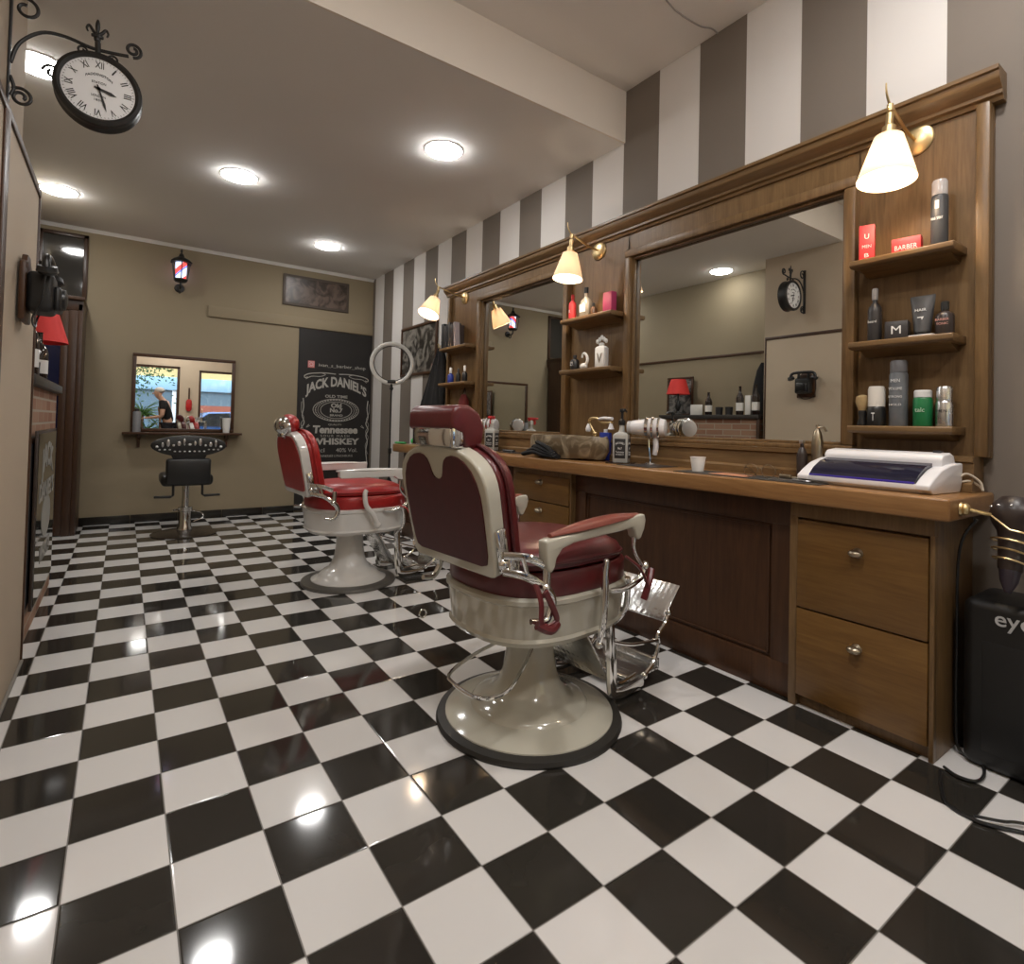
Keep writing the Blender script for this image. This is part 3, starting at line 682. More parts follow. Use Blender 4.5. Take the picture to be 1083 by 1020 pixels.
for s in (-1, 1):
    X = lambda d: 2.14+s*d
    curl([(X(.02), 1.60), (X(.12), 1.605), (X(.22), 1.60), (X(.32), 1.585), (X(.375), 1.56), (X(.37), 1.535), (X(.34), 1.545)], .006)
    curl([(X(.36), 1.52), (X(.30), 1.555), (X(.20), 1.56), (X(.14), 1.585), (X(.18), 1.60)], .004)
    curl([(X(.385), 1.30), (X(.375), 1.2), (X(.39), 1.1), (X(.365), 1.02), (X(.395), .95), (X(.37), .88), (X(.39), .80), (X(.375), .7), (X(.39), .55)], .006)
    curl([(X(.40), 1.26), (X(.40), 1.15), (X(.37), 1.07), (X(.40), 1.0), (X(.365), .92), (X(.40), .85), (X(.365), .75), (X(.40), .65)], .003)
    curl([(X(.31), 1.0), (X(.34), .965), (X(.30), .985)], .003)
bpart('lettering', L, WHITE_TXT)
bpart('app_icon', MB().box((1.797, YP-.015, 1.655), (1.873, YP-.011, 1.735), .012), simple('coral_icon', (.55, .16, .15), .6))
ic = MB(); ic.tube([(1.835+.017*math.cos(2*PI*i/20), YP-.016, 1.695+.017*math.sin(2*PI*i/20)) for i in range(20)], .0025, 5, closed=True); ic.tube([(1.835+x, YP-.016, 1.695+z) for x, z in ((-.027, -.027), (.027, -.027), (.027, .027), (-.027, .027))], .0025, 5, closed=True)
bpart('icon_outline', ic, PRINT_W)

# small framed picture high on the far wall
t = thing('framed_picture', 'dark landscape print high on the far wall above the ledge', 'picture', (1.875, YF-.01, 2.52))
MB().box((-.375, -.008, -.175), (.375, .009, .175), .004).build('frame', simple('grey_brown_frame', (.09, .07, .055), .5), t)
MB().box((-.345, -.0105, -.145), (.345, -.008, .145)).build('print', photo_mat('brown_landscape_print', (.045, .032, .025), (.14, .10, .08), 7), t)

# far mirror with shelf
t = thing('wall_mirror', 'rectangular brown-framed mirror hanging on the far wall over a slim shelf', 'mirror', (.59, YF, 1.28))
f = MB(); a, b, w_ = .455, .385, .032
for lo, hi in (((-a, -.03, b-w_), (a, -.002, b)), ((-a, -.03, -b), (a, -.002, -b+w_)), ((-a, -.03, -b+w_), (-a+w_, -.002, b-w_)), ((a-w_, -.03, -b+w_), (a, -.002, b-w_))): f.box(lo, hi, .003)
f.build('frame', DARK_WH, t)
MB().box((-a+w_, -.016, -b+w_), (a-w_, -.010, b-w_)).build('mirror_glass', MIRROR, t)
t = thing('mirror_shelf', 'dark wooden shelf on two brackets below the far mirror', 'shelf', (.59, YF, .88))
MB().box((-.52, -.15, -.012), (.52, -.002, .010), .004).build('board', DARK_WH, t)
for s in (-1, 1):
    MB().prism([(0, 0), (-.10, 0), (-.085, -.035), (-.03, -.06), (-.018, -.13), (0, -.13)], -.012, .012, T(s*.385, -.002, -.012) @ Matrix(((0, 0, 1, 0), (1, 0, 0, 0), (0, 1, 0, 0), (0, 0, 0, 1)))).build('bracket', DARK_W, t)

# barber lantern
t = thing('barber_lantern', 'black wall lantern with red and white barber stripes glowing on the far wall', 'wall lantern', (.505, YF, 2.52))
c0 = -.13
ln = MB()
for k in range(6):
    th = PI/3*k+PI/6; ln.tube([(.062*math.cos(th), c0+.062*math.sin(th), -.10), (.088*math.cos(th), c0+.088*math.sin(th), .08)], .006, 6)
ln.lathe([(0, .165), (.02, .16), (.03, .13), (.075, .105), (.105, .078), (.10, .07), (0, .08)], 6, T(0, c0, 0) @ RZ(PI/6)).lathe([(0, -.12), (.05, -.12), (.07, -.10), (.066, -.09), (0, -.09)], 6, T(0, c0, 0) @ RZ(PI/6))
ln.lathe([(0, .22), (.006, .21), (.012, .19), (.006, .175), (.014, .16), (0, .16)], 12, T(0, c0, 0))
ln.build('cage', IRON, t)
MB().tube([(0, c0, -.12), (0, c0, -.155), (0, c0+.04, -.18), (0, -.02, -.15)], .010, sm=5).lathe([(0, 0), (.045, 0), (.04, .012), (0, .018)], 20, T(0, -.001, -.16) @ RX(PI/2)).tube([(.0, -.02, -.15), (0, -.05, -.215), (0, -.09, -.205), (0, -.08, -.175)], .007, sm=5).build('bracket', IRON, t)
def pole_mat():
    m = bpy.data.materials.new('glowing_barber_stripes'); m.use_nodes = True; tt = m.node_tree; tt.nodes.clear()
    tc = node(tt, 'ShaderNodeTexCoord'); sp = node(tt, 'ShaderNodeSeparateXYZ'); tt.links.new(tc.outputs['Object'], sp.inputs[0])
    f_ = math_n(tt, 'FRACT', math_n(tt, 'MULTIPLY', math_n(tt, 'ADD', sp.outputs[2], math_n(tt, 'MULTIPLY', sp.outputs[0], -1.1)), 6.5))
    red = math_n(tt, 'LESS_THAN', f_, .36); blu = math_n(tt, 'GREATER_THAN', f_, .86)
    c_ = mixc(tt, red, (.62, .72, 1.0), (.80, .07, .06)); c_ = mixc(tt, blu, c_, (.12, .2, .8))
    e = node(tt, 'ShaderNodeEmission'); e.inputs[1].default_value = 1.0; tt.links.new(c_, e.inputs[0])
    o = node(tt, 'ShaderNodeOutputMaterial'); tt.links.new(e.outputs[0], o.inputs[0]); return m
MB().lathe([(0, -.09), (.045, -.09), (.05, .07), (0, .07)], 24, T(0, c0, 0)).build('striped_cylinder', pole_mat(), t)

# ------------------------------------------------------------------ things on the worktop
ZT = .8455
def liquor_bottle(x, y, rz, label, top):
    t = thing('pump_bottle' if top == 'pump' else 'spray_bottle', label, 'bottle', (x, y, ZT), rz, None)
    MB().box((-.072, -.072, 0), (.072, .072, .006), .002).build('tray', GLASS, t)
    b = MB(); q = .042
    rr = [(q*.96, .006, 9), (q, .010, 9), (q, .148, 9), (q*.95, .157, 8), (.032, .166, 5), (.019, .172, 3), (.0145, .185, 2), (.0135, .222, 2)]
    b.loft([superell(r, r, n_, z, k=40) for r, z, n_ in rr])
    b.build('glass_body', simple('frosted_bottle_glass', (.46, .46, .43), .10, spec=.8), t)
    for k in (0, 3):
        lo = MB().box((-.030, -.0432, .028), (.030, -.0415, .135), .0006, M=RZ(PI/2*k)).build('label', INK, t)
        P_ = RZ(PI/2*k) @ plane((0, -.0434, .105), (1, 0, 0), (0, 0, 1)); tx = MB()
        tx.mesh(text_mesh("JACK DANIEL\u2019S", .05, .014, .0006, arch=(.006, 0), bold=.02), P_)
        tx.mesh(text_mesh('No.7', .022, .012, .0006, bold=.02), P_ @ T(0, -.022, 0)); tx.mesh(text_mesh('Tennessee', .046, .010, .0006), P_ @ T(0, -.042, 0)); tx.mesh(text_mesh('WHISKEY', .046, .008, .0006), P_ @ T(0, -.056, 0))
        tx.build('lettering', PRINT_W, lo)
    if top == 'pump':
        MB().lathe([(.014, .21), (.019, .21), (.019, .235), (.012, .24), (.007, .245), (.007, .285), (0, .285)], 20).box((-.012, -.012, .280), (.012, .012, .300), .003).tube([(0, 0, .293), (.03, -.01, .296), (.045, -.015, .285)], .006).build('pump', BLACK, t)
    else:
        h = MB().lathe([(.013, .205), (.015, .205), (.015, .232), (.009, .240), (0, .24)], 20)
        h.build('neck_collar', PRINT_W, t)
        MB().box((-.042, -.012, .240), (.028, .012, .262), .005).tube([(-.04, 0, .252), (-.058, 0, .252)], .008).tube([(-.022, 0, .245), (-.033, 0, .222), (-.026, 0, .205)], .005, sm=3, flat=(.005, .008)).box((.0, -.010, .232), (.022, .010, .245), .003).build('spray_trigger', RED, t)
liquor_bottle(2.33, .640, .55, 'square glass bottle with black whiskey label and black pump beside the stone basin', 'pump')
liquor_bottle(2.36, 2.00, .5, 'square glass bottle with black label and red spray trigger at the far mirror', 'spray')
def clipper_holder(x, y, z, rz, label):
    """white hand dryer lying in a chrome spiral holder"""
    t = thing('hair_dryer', label, 'hair dryer', (x, y, z), rz, 'white hair dryers on chrome holders')
    K = 1.3; Kz = Matrix.Diagonal((K, K, K, 1))
    Q = Kz @ RX(PI/2)  # barrel along Y
    MB().lathe([(0, -.055), (.026, -.055), (.028, -.052), (.034, -.01), (.040, .02), (.041, .06), (.034, .085), (0, .092)], 28, Q).build('barrel', WHITE, t)
    MB().lathe([(0, -.052), (.020, -.060), (.024, -.07), (.026, -.07), (.026, -.05)], 24, Q).lathe([(0, -.0605), (.012, -.0605), (.012, -.058)], 20, Q).build('nozzle', simple('pale_grey_plastic', (.55, .55, .55), .3), t)
    MB().lathe([(.0405, .004), (.044, .006), (.044, .018), (.0405, .02)], 28, Q).lathe([(.0415, .03), (.046, .032), (.046, .04), (.0415, .042)], 28, Q).lathe([(.0415, .055), (.0435, .057), (.0435, .063), (.04, .065)], 28, Q).build('chrome_ring', CHROME, t)
    MB().tube([(.0, -.055, -.03), (.0, -.062, -.10), (.004, -.055, -.145)], lambda k: .016-.003*k, 12, sm=4).build('handle', WHITE, t)
    MB().tube([(.03, -.02, -.03), (.02, -.02, -.10), (.02, -.03, z*0-(z-ZT)+.02)], .005, sm=3).lathe([(0, 0), (.035, 0), (.03, .008), (.01, .014), (0, .02)], 24, T(.02, -.03, ZT-z)).build('holder', CHROME, t)
clipper_holder(2.39, .53, 1.045, .5, 'white hair dryer with chrome rings standing near the square pump bottle')
clipper_holder(2.39, 2.16, 1.04, .5, 'white hair dryer with chrome rings at the far end of the counter')
# stone basin
t = thing('stone_basin', 'oval river-stone wash basin resting on the worktop between the mirrors', 'basin', (2.335, 1.10, ZT))
def el(a, b, z, k=48):
    return [(a*math.cos(2*PI*i/k)*(1+.03*math.sin(3*2*PI*i/k)), b*math.sin(2*PI*i/k)*(1+.02*math.cos(2*2*PI*i/k)), z+.003*math.sin(5*2*PI*i/k)) for i in range(k)]
MB().loft([[(p[0], p[1], 0) for p in el(.09, .26, 0)], el(.125, .31, .010), el(.140, .338, .055), el(.140, .336, .115), el(.132, .325, .140), el(.120, .312, .136), el(.112, .29, .09), el(.06, .18, .035), el(.01, .03, .03)]).build('bowl', STONE, t)
MB().lathe([(0, .034), (.02, .034), (.022, .038), (0, .039)], 20).build('drain', CHROME, t)
# brass tap with telephone handset shower
t = thing('basin_tap', 'old brass swan-neck tap with white cross handle and hand shower behind the stone basin', 'tap', (2.462, .985, ZT))
Mt = T(.10, 0, .11)
MB().cyl((-.0, .0, 0), (.0, 0, .16), .014).tube([(0, 0, .15), (-.01, .04, .215), (-.02, .03, .245), (-.02, -.03, .25), (-.02, -.08, .225), (-.02, -.16, .225)], .008, 10, sm=6).ball((0, 0, .155), (.02, .02, .02), 14).cyl((0, 0, .17), (0, .05, .17), .008).lathe([(0, 0), (.03, 0), (.026, .01), (0, .014)], 24).build('swan_neck', BRASS, t)
MB().lathe([(0, 0), (.014, .004), (.018, .02), (.012, .035), (.006, .05), (0, .052)], 16, T(-.02, .045, .165)).build('tap_handle', WHITE, t)
MB().tube([(-.03, -.06, .245), (-.03, -.10, .25), (-.03, -.17, .247)], lambda k: .010, 12, sm=3).lathe([(0, 0), (.02, 0), (.014, .015), (.008, .04), (0, .04)], 20, T(-.02, -.15, .185)).build('hand_shower', WHITE, t)
# blue tin behind the pump bottle
t = thing('blue_tin', 'slim dark blue tin with white roundel between basin and pump bottle', 'tin', (2.43, .865, ZT), .3)
MB().box((-.020, -.030, 0), (.020, .030, .165), .003).build('body', BLUE, t)
MB().cyl((-.0205, 0, .105), (-.0215, 0, .105), .017, n=24).build('roundel', PRINT_W, t)
MB().cyl((0, 0, .165), (0, 0, .185), .012).build('cap', PRINT_W, t)
# black cloths hung over the basin rim
m_ = MB()
for k in range(4):
    a = random.random(); pts = [(2.16+.02*k, 1.30-.03*k, ZT+.018+.02*k), (2.17+.01*k, 1.20, ZT+.035+.018*k), (2.165, 1.08, ZT+.022+.016*k), (2.17, .98+.02*k, ZT+.016+.01*k)]
    m_.tube([(p[0]-.012, p[1], p[2]) for p in pts], .018, 10, sm=5, flat=(.026, .014))
tag(m_.build('black_cloth', CLOTH), 'crumpled black cloth lying against the front of the stone basin', 'cloth')
tag(MB().box((2.29, 1.62, ZT), (2.37, 1.80, ZT+.006), .002).tube([(2.33, 1.66, ZT+.014), (2.33, 1.79, ZT+.014)], .010, flat=(.014, .008)).build('hair_clipper', DGREY), 'black hair clipper on a thin tray near the red-trigger bottle', 'hair clipper')
tag(MB().box((2.20, .33, ZT), (2.42, .55, ZT+.003), .001).build('counter_mat', DGREY), 'thin dark mat flat on the worktop beside the pump bottle', 'mat')
t = thing('paper_cup', 'small white paper cup on the worktop in front of the big mirror', 'cup', (2.25, .085, ZT))
MB().lathe([(0, .002), (.024, .002), (.025, 0), (.034, .066), (.0335, .068), (.0325, .066), (.0235, .006), (0, .006)], 36).build('cup', PAPER, t)
MB().tube([(.034*math.cos(2*PI*i/32), .034*math.sin(2*PI*i/32), .067) for i in range(32)], .0016, 6, closed=True).build('rim', PAPER, t)
tag(MB().box((2.155, -.50, ZT), (2.34, .15, ZT+.003), .001).build('counter_mat', simple('black_mat', (.03, .026, .022), .6)), 'long black mat under the spectacles and the orange paper', 'mat')
tag(MB().prism([(0, 0), (.10, .01), (.11, .17), (.01, .18)], ZT+.0035, ZT+.005, T(2.17, -.20, 0)).build('paper_leaflet', simple('orange_paper', (.50, .22, .12), .6)), 'orange leaflet on the black mat between cup and spectacles', 'leaflet')
t = thing('spectacles', 'round wire spectacles lying open on the black mat', 'glasses', (2.22, -.235, ZT+.0035), .2)
sp = MB()
for s in (-1, 1):
    sp.tube([(0, s*.035+.027*math.cos(2*PI*i/24), .028+.026*math.sin(2*PI*i/24)) for i in range(24)], .0016, 6, closed=True)
    sp.tube([(0, s*.062, .04), (.06, s*.062, .03), (.12, s*.058, .003)], .0014, 6, sm=3)
sp.tube([(0, -.009, .036), (0, 0, .040), (0, .009, .036)], .0014, 6); sp.build('frame', PEWTER, t)
MB().box((-.0005, -.058, .006), (.0005, -.012, .050)).box((-.0005, .012, .006), (.0005, .058, .050)).build('lens', GLASS, t)
t = thing('scissors', 'pair of barber scissors on the black mat beside the white sterilizer', 'scissors', (2.225, -.37, ZT+.0035), .25)
s_ = MB(); s_.prism([(-.002, 0), (.004, 0), (.002, .09)], .001, .003, RZ(.1)).prism([(-.004, 0), (.002, 0), (-.002, .09)], .003, .005, RZ(-.1)); s_.build('blade', SILVER, t)
s_ = MB()
for s in (-1, 1): s_.tube([(s*.018+.011*math.cos(2*PI*i/16), -.055+.014*math.sin(2*PI*i/16), .004) for i in range(16)], .0025, 6, closed=True).tube([(s*.003, 0, .004), (s*.012, -.042, .004)], .0028, 6)
s_.build('finger_ring', SILVER, t)
tag(MB().tube([(2.30, -.28, ZT+.009), (2.285, -.40, ZT+.009)], .0055, 8).box((2.283, -.33, ZT+.0035), (2.302, -.28, ZT+.02), .004).build('straight_razor', PEWTER), 'folded razor on the black mat behind the spectacles', 'razor')
# small metal sprayers against the mirror
t = thing('metal_atomizer', 'shiny pear-shaped metal atomizer behind the white sterilizer', 'atomizer', (2.41, -.372, ZT))
MB().lathe([(0, 0), (.020, 0), (.022, .02), (.020, .10), (.022, .12), (.021, .16), (.014, .195), (.007, .21), (.007, .225), (0, .228)], 24).tube([(0, 0, .215), (-.01, -.03, .215), (-.005, -.036, .20)], .005, sm=3).build('body', PEWTER, t)
t = thing('metal_atomizer', 'short dark sprayer bottle left of the pear-shaped atomizer', 'atomizer', (2.41, -.31, ZT))
MB().lathe([(0, 0), (.020, 0), (.021, .10), (.012, .125), (.008, .13), (.008, .145), (0, .15)], 24).build('body', LEATH_BR, t)
MB().box((-.012, -.008, .145), (.010, .008, .160), .003).build('nozzle', SILVER, t)

# UV sterilizer
t = thing('tool_sterilizer', 'white tabletop sterilizer with blue tinted lid at the near end of the worktop', 'sterilizer', (2.335, -.615, ZT), math.radians(-4))
Wd, y2 = .20, .215
side = [(-.115, .012), (-.10, .0), (.10, 0), (.115, .03), (.120, .085), (.118, .10), (.03, .094), (-.04, .077), (-.09, .052), (-.125, .030), (-.125, .012)]
P_ = Matrix(((1, 0, 0, 0), (0, 0, 1, 0), (0, 1, 0, 0), (0, 0, 0, 1)))
b = MB()
for s in (-1, 1): b.prism(side if s > 0 else side, s*Wd-.022, s*Wd+.022, P_, bev=.005, seg=3)
b.box((-.110, -Wd, .004), (.11, Wd, .035), .004).box((-.122, -Wd, .012), (-.112, Wd, .032), .003)
b.prism([(.005, .03), (.005, .112), (.02, .128), (.075, .134), (.10, .125), (.108, .10), (.11, .03)], -Wd-.005, Wd-.01, P_, bev=.007, seg=3)
body = b.build('body', WHITE, t)
MB().prism([(.005, .085), (.006, .098), (-.045, .086), (-.09, .062), (-.118, .036), (-.112, .030), (-.086, .052), (-.042, .074)], -Wd+.023, Wd-.023, P_).build('tinted_lid', simple('dark_blue_acrylic', (.016, .016, .032), .08, spec=.8), t)
MB().box((-.122, -Wd+.024, .030), (-.108, Wd-.024, .038), .002).build('lid_edge', simple('violet_acrylic', (.05, .03, .35), .2), t)
MB().box((-.105, -Wd+.01, .0), (.10, Wd-.01, .006), .002).build('base', simple('warm_white_plastic', (.6, .5, .46), .4), t)
MB().box((.06, -Wd+.02, .132), (.085, -Wd+.045, .140), .003).build('switch', DGREY, t)
tag(MB().tube([(2.42, -.838, .895), (2.44, -.855, .91), (2.46, -.885, .885), (2.46, -.893, .855)], .004, 6, sm=5).tube([(2.43, -.838, .88), (2.45, -.86, .885), (2.47, -.88, .87), (2.465, -.893, .855)], .004, 6, sm=5).build('power_cord', simple('beige_cord', (.55, .48, .38), .5)), 'pale looped power cord behind the white sterilizer', 'cord')

# brass holder with brown hair dryer at the counter end
t = thing('dryer_holder', 'brass knob and coiled wire holder screwed to the near end of the worktop', 'holder', (2.20, -.902, .812))
MB().ball((0.02, -.012, 0), (.019, .012, .019), 18).lathe([(0, 0), (.022, 0), (.02, .006), (0, .01)], 24, T(.02, 0.0, 0) @ RX(PI/2)).tube([(.02, -.02, 0), (.04, -.045, -.008), (.06, -.06, -.012)], .006, 8, sm=3).build('brass_knob', BRASS, t)
cpts = []; dx_ = Vector((-.371, 0, -.929)); ex_ = Vector((.929, 0, -.371))
for k in range(66):
    a = 2*PI*k/20+PI; q = k/66; r_ = .056-.014*q
    cpts.append(Vector((.145, -.103, -.022))+dx_*(.055+.095*q)+ex_*r_*math.cos(a)+Vector((0, 1, 0))*r_*math.sin(a))
MB().tube([(.06, -.06, -.012)]+cpts, .003, 6).build('wire_coil', BRASS, t)
t = thing('hair_dryer', 'dark brown studded hair dryer hanging nose down beside the worktop end', 'hair dryer', (2.345, -1.005, .79), 0)
Q = RX(.0) @ RY(.38)
MB().lathe([(0, .06), (.045, .055), (.062, .03), (.066, -.0), (.056, -.028), (.042, -.05), (.036, -.085), (.033, -.13), (.030, -.165), (.026, -.17), (0, -.17)], 32, Q).build('body', LEATH_BR, t)
MB().lathe([(.027, -.14), (.030, -.145), (.022, -.20), (.008, -.235), (0, -.236)], 24, Q).build('nozzle', simple('plum_black_plastic', (.022, .015, .022), .4), t)
MB().tube([(.03, -.02, .02), (.09, -.06, .035), (.14, -.10, .03)], lambda k: .028-.006*k, 14, sm=4).build('handle', LEATH_BR, t)
sd = MB()
for k in range(12):
    a = 2*PI*k/12; sd.ball((.064*math.cos(a), .064*math.sin(a), .018), .0045, 8, Q)
sd.build('stud', SILVER, t)
tag(MB().tube([(2.345, -.908, .77), (2.35, -.862, .66), (2.352, -.856, .35), (2.352, -.856, .1), (2.345, -.868, .012), (2.328, -.925, .008), (2.26, -.953, .008), (2.195, -.95, .008), (2.178, -.91, .008), (2.20, -.87, .008)], .0045, 6, sm=6).build('black_cable', BLACK), 'black cable running down the cabinet side and looping on the floor', 'cable')
tag(MB().tube([(2.17, -.87, .006), (2.08, -.90, .006), (2.00, -.94, .006), (1.985, -1.007, .006), (2.005, -1.052, .006), (2.04, -1.10, .006), (2.16, -1.3, .006), (2.4, -1.5, .006)], .005, 6, sm=6).tube([(1.99, -1.00, .013), (2.03, -1.05, .012), (2.08, -1.10, .012), (2.22, -1.32, .012), (2.4, -1.47, .012)], .004, 6, sm=6).build('floor_cable', BLACK), 'pair of black cables trailing across the floor in front of the black case', 'cable')

# black case with 'eye' lettering
t = thing('black_case', 'tall black case marked eye standing on the floor beside the cabinet', 'case', (2.425, -1.145, 0))
MB().box((-.125, -.262, 0), (.125, .262, .525), .03, 4).build('shell', simple('glossy_black_case', (.006, .006, .006), .4), t)
MB().mesh(text_mesh('eye', .088, .046, .0015, bold=.008), plane((-.1256, .135, .465), (0, -1, 0), (0, 0, 1))).build('lettering', simple('silver_print', (.5, .5, .5), .4), t)
MB().box((-.1265, -.21, .06), (-.124, .21, .40), .003).build('front_panel', simple('matt_black_panel', (.006, .006, .006), .5), t)

# ------------------------------------------------------------------ shelf goods
def goods(kind, name, label, cat, x, y, z, h, r, mat, cap=None, capm=None, rz=0, txt=None, txm=None, group=None, r2=None):
    t = thing(name, label, cat, (x, y, z), rz, group)
    b = MB(); ch = cap or 0; hb = h-ch
    if kind == 'can':
        b.lathe([(0, 0), (r*.96, 0), (r, .003), (r, hb-.012), (r*.9, hb-.004), (r*.72, hb), (0, hb)], 32)
        b.build('body', mat, t)
        if ch: MB().lathe([(0, 0), (r*.92, 0), (r*.92, ch*.85), (r*.8, ch), (0, ch)], 32, T(0, 0, hb-.003)).build('cap', capm, t)
    elif kind == 'bottle':
        b.lathe([(0, 0), (r*.95, 0), (r, .004), (r, hb*.72), (r*.85, hb*.82), (r*.36, hb*.92), (r*.34, hb), (0, hb)], 32); b.build('body', mat, t)
        if ch: MB().lathe([(0, 0), (r*.45, 0), (r*.45, ch*.9), (r*.35, ch), (0, ch)], 24, T(0, 0, hb-.003)).build('cap', capm, t)
    elif kind == 'box':
        b.box((-r, -(r2 or r), 0), (r, (r2 or r), h), .0015); b.build('carton', mat, t)
    elif kind == 'tube':
        b.lathe([(0, 0), (r*.75, 0), (r*.75, ch), (0, ch)], 24); b.build('cap', capm, t)
        MB().loft([superell(r*.78, r*.78, 2, ch, k=24), superell(r*.6, r, 2, ch+hb*.5, k=24), superell(.004, r*1.2, 2, h-.01, k=24), superell(.002, r*1.2, 3, h, k=24)]).build('body', mat, t)
    if txt:
        m = MB()
        for k, (s, w, hh, zz) in enumerate(txt): m.mesh(text_mesh(s, w, hh, .001), plane((-r*1.003 if kind != 'tube' else -r*.62, 0, zz), (0, -1, 0), (0, 0, 1)))
        m.build('lettering', txm or PRINT_W, t)
    return t
XS = 2.47
def lab(n, *a): return n
S1, S2, S3 = 1.7155, 1.3955, 1.0705
goods('box', 'red_carton', 'tall narrow red carton on the top shelf nearest the big mirror', 'carton', XS, -.525, S1, .145, .024, RED, r2=.026, txt=[('U', .015, .02, .10), ('MEN', .03, .012, .06), ('B', .015, .015, .025)], rz=.3)
goods('box', 'red_carton', 'low red carton in the middle of the near top shelf', 'carton', XS-.01, -.665, S1, .058, .022, RED, r2=.045, txt=[('BARBER', .07, .018, .022)], rz=.15)
goods('can', 'spray_can', 'tall black spray can with clear cap on the near top shelf', 'spray can', XS-.01, -.765, S1, .245, .026, GREYC, .055, simple('clear_cap_plastic', (.45, .42, .40), .15), txt=[('1', .012, .03, .15), ('HAIR SPRAY', .035, .01, .10)])
goods('bottle', 'product_bottle', 'slim dark grey bottle with nozzle on the near middle shelf', 'bottle', XS, -.555, S2, .215, .024, DGREY, .045, simple('grey_nozzle', (.35, .33, .32), .4), txt=[('beard', .03, .01, .08)])
goods('box', 'dark_tin', 'square black tin with pale lettering beside the slim grey bottle', 'tin', XS-.005, -.635, S2, .068, .034, DGREY, r2=.036, txt=[('M', .03, .03, .035)], rz=.2)
goods('tube', 'cream_tube', 'dark grey cream tube standing on its cap on the near middle shelf', 'tube', XS-.005, -.715, S2, .155, .033, GREYC, .02, BLACK, txt=[('HAIR', .035, .01, .10), ('7', .02, .03, .06)])
goods('bottle', 'product_bottle', 'small brown bottle with dark cap and red label at the near middle shelf end', 'bottle', XS-.005, -.782, S2, .125, .028, LEATH_BR, .03, BLACK, txt=[('BARBER', .04, .008, .055), ('TONIC', .035, .008, .04)], txm=simple('pale_red_print', (.6, .3, .25), .5))
tag(MB().box((2.405, -.765, S2+.0), (2.43, -.69, S2+.004), .001).build('business_card', PAPER), 'white card lying on the near middle shelf in front of the tube', 'card')
t = thing('shaving_brush', 'shaving brush with blond bristles on the near lower shelf', 'brush', (XS, -.515, S3))
MB().lathe([(0, 0), (.018, 0), (.020, .01), (.012, .03), (.016, .05), (.014, .06), (0, .06)], 24).build('handle', BLACK, t)
MB().lathe([(.010, .058), (.014, .06), (.025, .095), (.022, .115), (.008, .122), (0, .123)], 24).build('bristles', simple('blond_bristle', (.40, .28, .13), .9, bump=.6, scale=80), t)
goods('can', 'canister', 'black canister with large white lid on the near lower shelf', 'canister', XS-.01, -.568, S3, .155, .031, BLACK, .078, simple('ivory_lid', (.66, .62, .55), .5), txt=[('T', .012, .03, .035)])
goods('can', 'spray_can', 'tallest grey printed spray can on the near lower shelf', 'spray can', XS-.005, -.640, S3, .25, .030, simple('grey_printed_can', (.14, .15, .16), .35, var=.3), .045, simple('grey_cap', (.16, .16, .17), .35), txt=[('MEN', .03, .012, .17), ('VOLUME', .045, .010, .14), ('STRONG', .045, .008, .11), ('HOLD', .04, .008, .08)])
goods('can', 'powder_bottle', 'green bottle with white screw lid on the near lower shelf', 'bottle', XS-.005, -.718, S3, .135, .030, GREEN, .026, PRINT_W, txt=[('talc', .03, .016, .06)], txm=simple('pale_green_print', (.5, .65, .5), .5))
goods('can', 'spray_can', 'small silver spray can on the near lower shelf, farthest from the mirror', 'spray can', XS-.005, -.783, S3, .145, .026, SILVER, .05, SILVER, txt=[('MEN', .03, .01, .055)], txm=INK)
M1, M2 = 1.7355, 1.4055
goods('bottle', 'red_bottle', 'slim red bottle on the upper shelf between the mirrors', 'bottle', XS, 1.235, M1, .175, .025, RED, .03, RED, txt=[('R', .015, .02, .06)])
t = thing('decanter', 'clear glass decanter with white label on the upper shelf between the mirrors', 'decanter', (XS, 1.105, M1))
MB().loft([superell(.026, .040, 3, 0, k=32), superell(.030, .044, 3, .01, k=32), superell(.030, .044, 3, .09, k=32), superell(.024, .036, 2.5, .115, k=32), superell(.011, .012, 2, .135, k=32), superell(.011, .011, 2, .16, k=32)]).build('body', simple('pale_decanter_glass', (.32, .28, .22), .06, spec=.9), t)
MB().box((-.0315, -.028, .035), (-.0302, .028, .085)).build('label', PRINT_W, t); MB().cyl((0, 0, .158), (0, 0, .195), .014).build('stopper', BLACK, t)
goods('bottle', 'oil_bottle', 'small amber oil bottle beside the clear decanter', 'bottle', XS-.01, 1.025, M1, .085, .018, simple('brown_glass', (.10, .05, .02), .1), .02, BLACK)
goods('box', 'pink_carton', 'raspberry pink carton on the upper shelf between the mirrors', 'carton', XS+.01, .905, M1, .13, .022, PINKR, r2=.036)
goods('bottle', 'product_bottle', 'small dark bottle with white label on the lower shelf between the mirrors', 'bottle', XS, 1.20, M2, .105, .028, BLACK, .02, DGREY, txt=[('OIL', .03, .012, .05), ('No 5', .03, .01, .035)])
t = thing('swan_figurine', 'white swan-shaped porcelain figure on the lower shelf between the mirrors', 'figurine', (XS, 1.115, M2))
MB().ball((0, 0, .022), (.02, .032, .022), 18).tube([(0, -.02, .03), (0, -.035, .06), (0, -.025, .09), (0, -.005, .105), (0, .012, .095), (0, .016, .078)], lambda k: .011-.005*k, 10, sm=5).build('body', PRINT_W, t)
t = thing('porcelain_bottle', 'white porcelain bottle with ornate crown stopper between the mirrors', 'bottle', (XS, .955, M2), .2)
b_ = MB().loft([superell(.022, .036, 6, 0, k=32), superell(.024, .039, 6, .006, k=32), superell(.024, .039, 6, .122, k=32), superell(.018, .030, 4, .132, k=32), superell(.008, .010, 2, .138, k=32)]).build('body', PRINT_W, t)
cr = MB().lathe([(0, .134), (.016, .136), (.018, .150), (.010, .155), (0, .155)], 20)
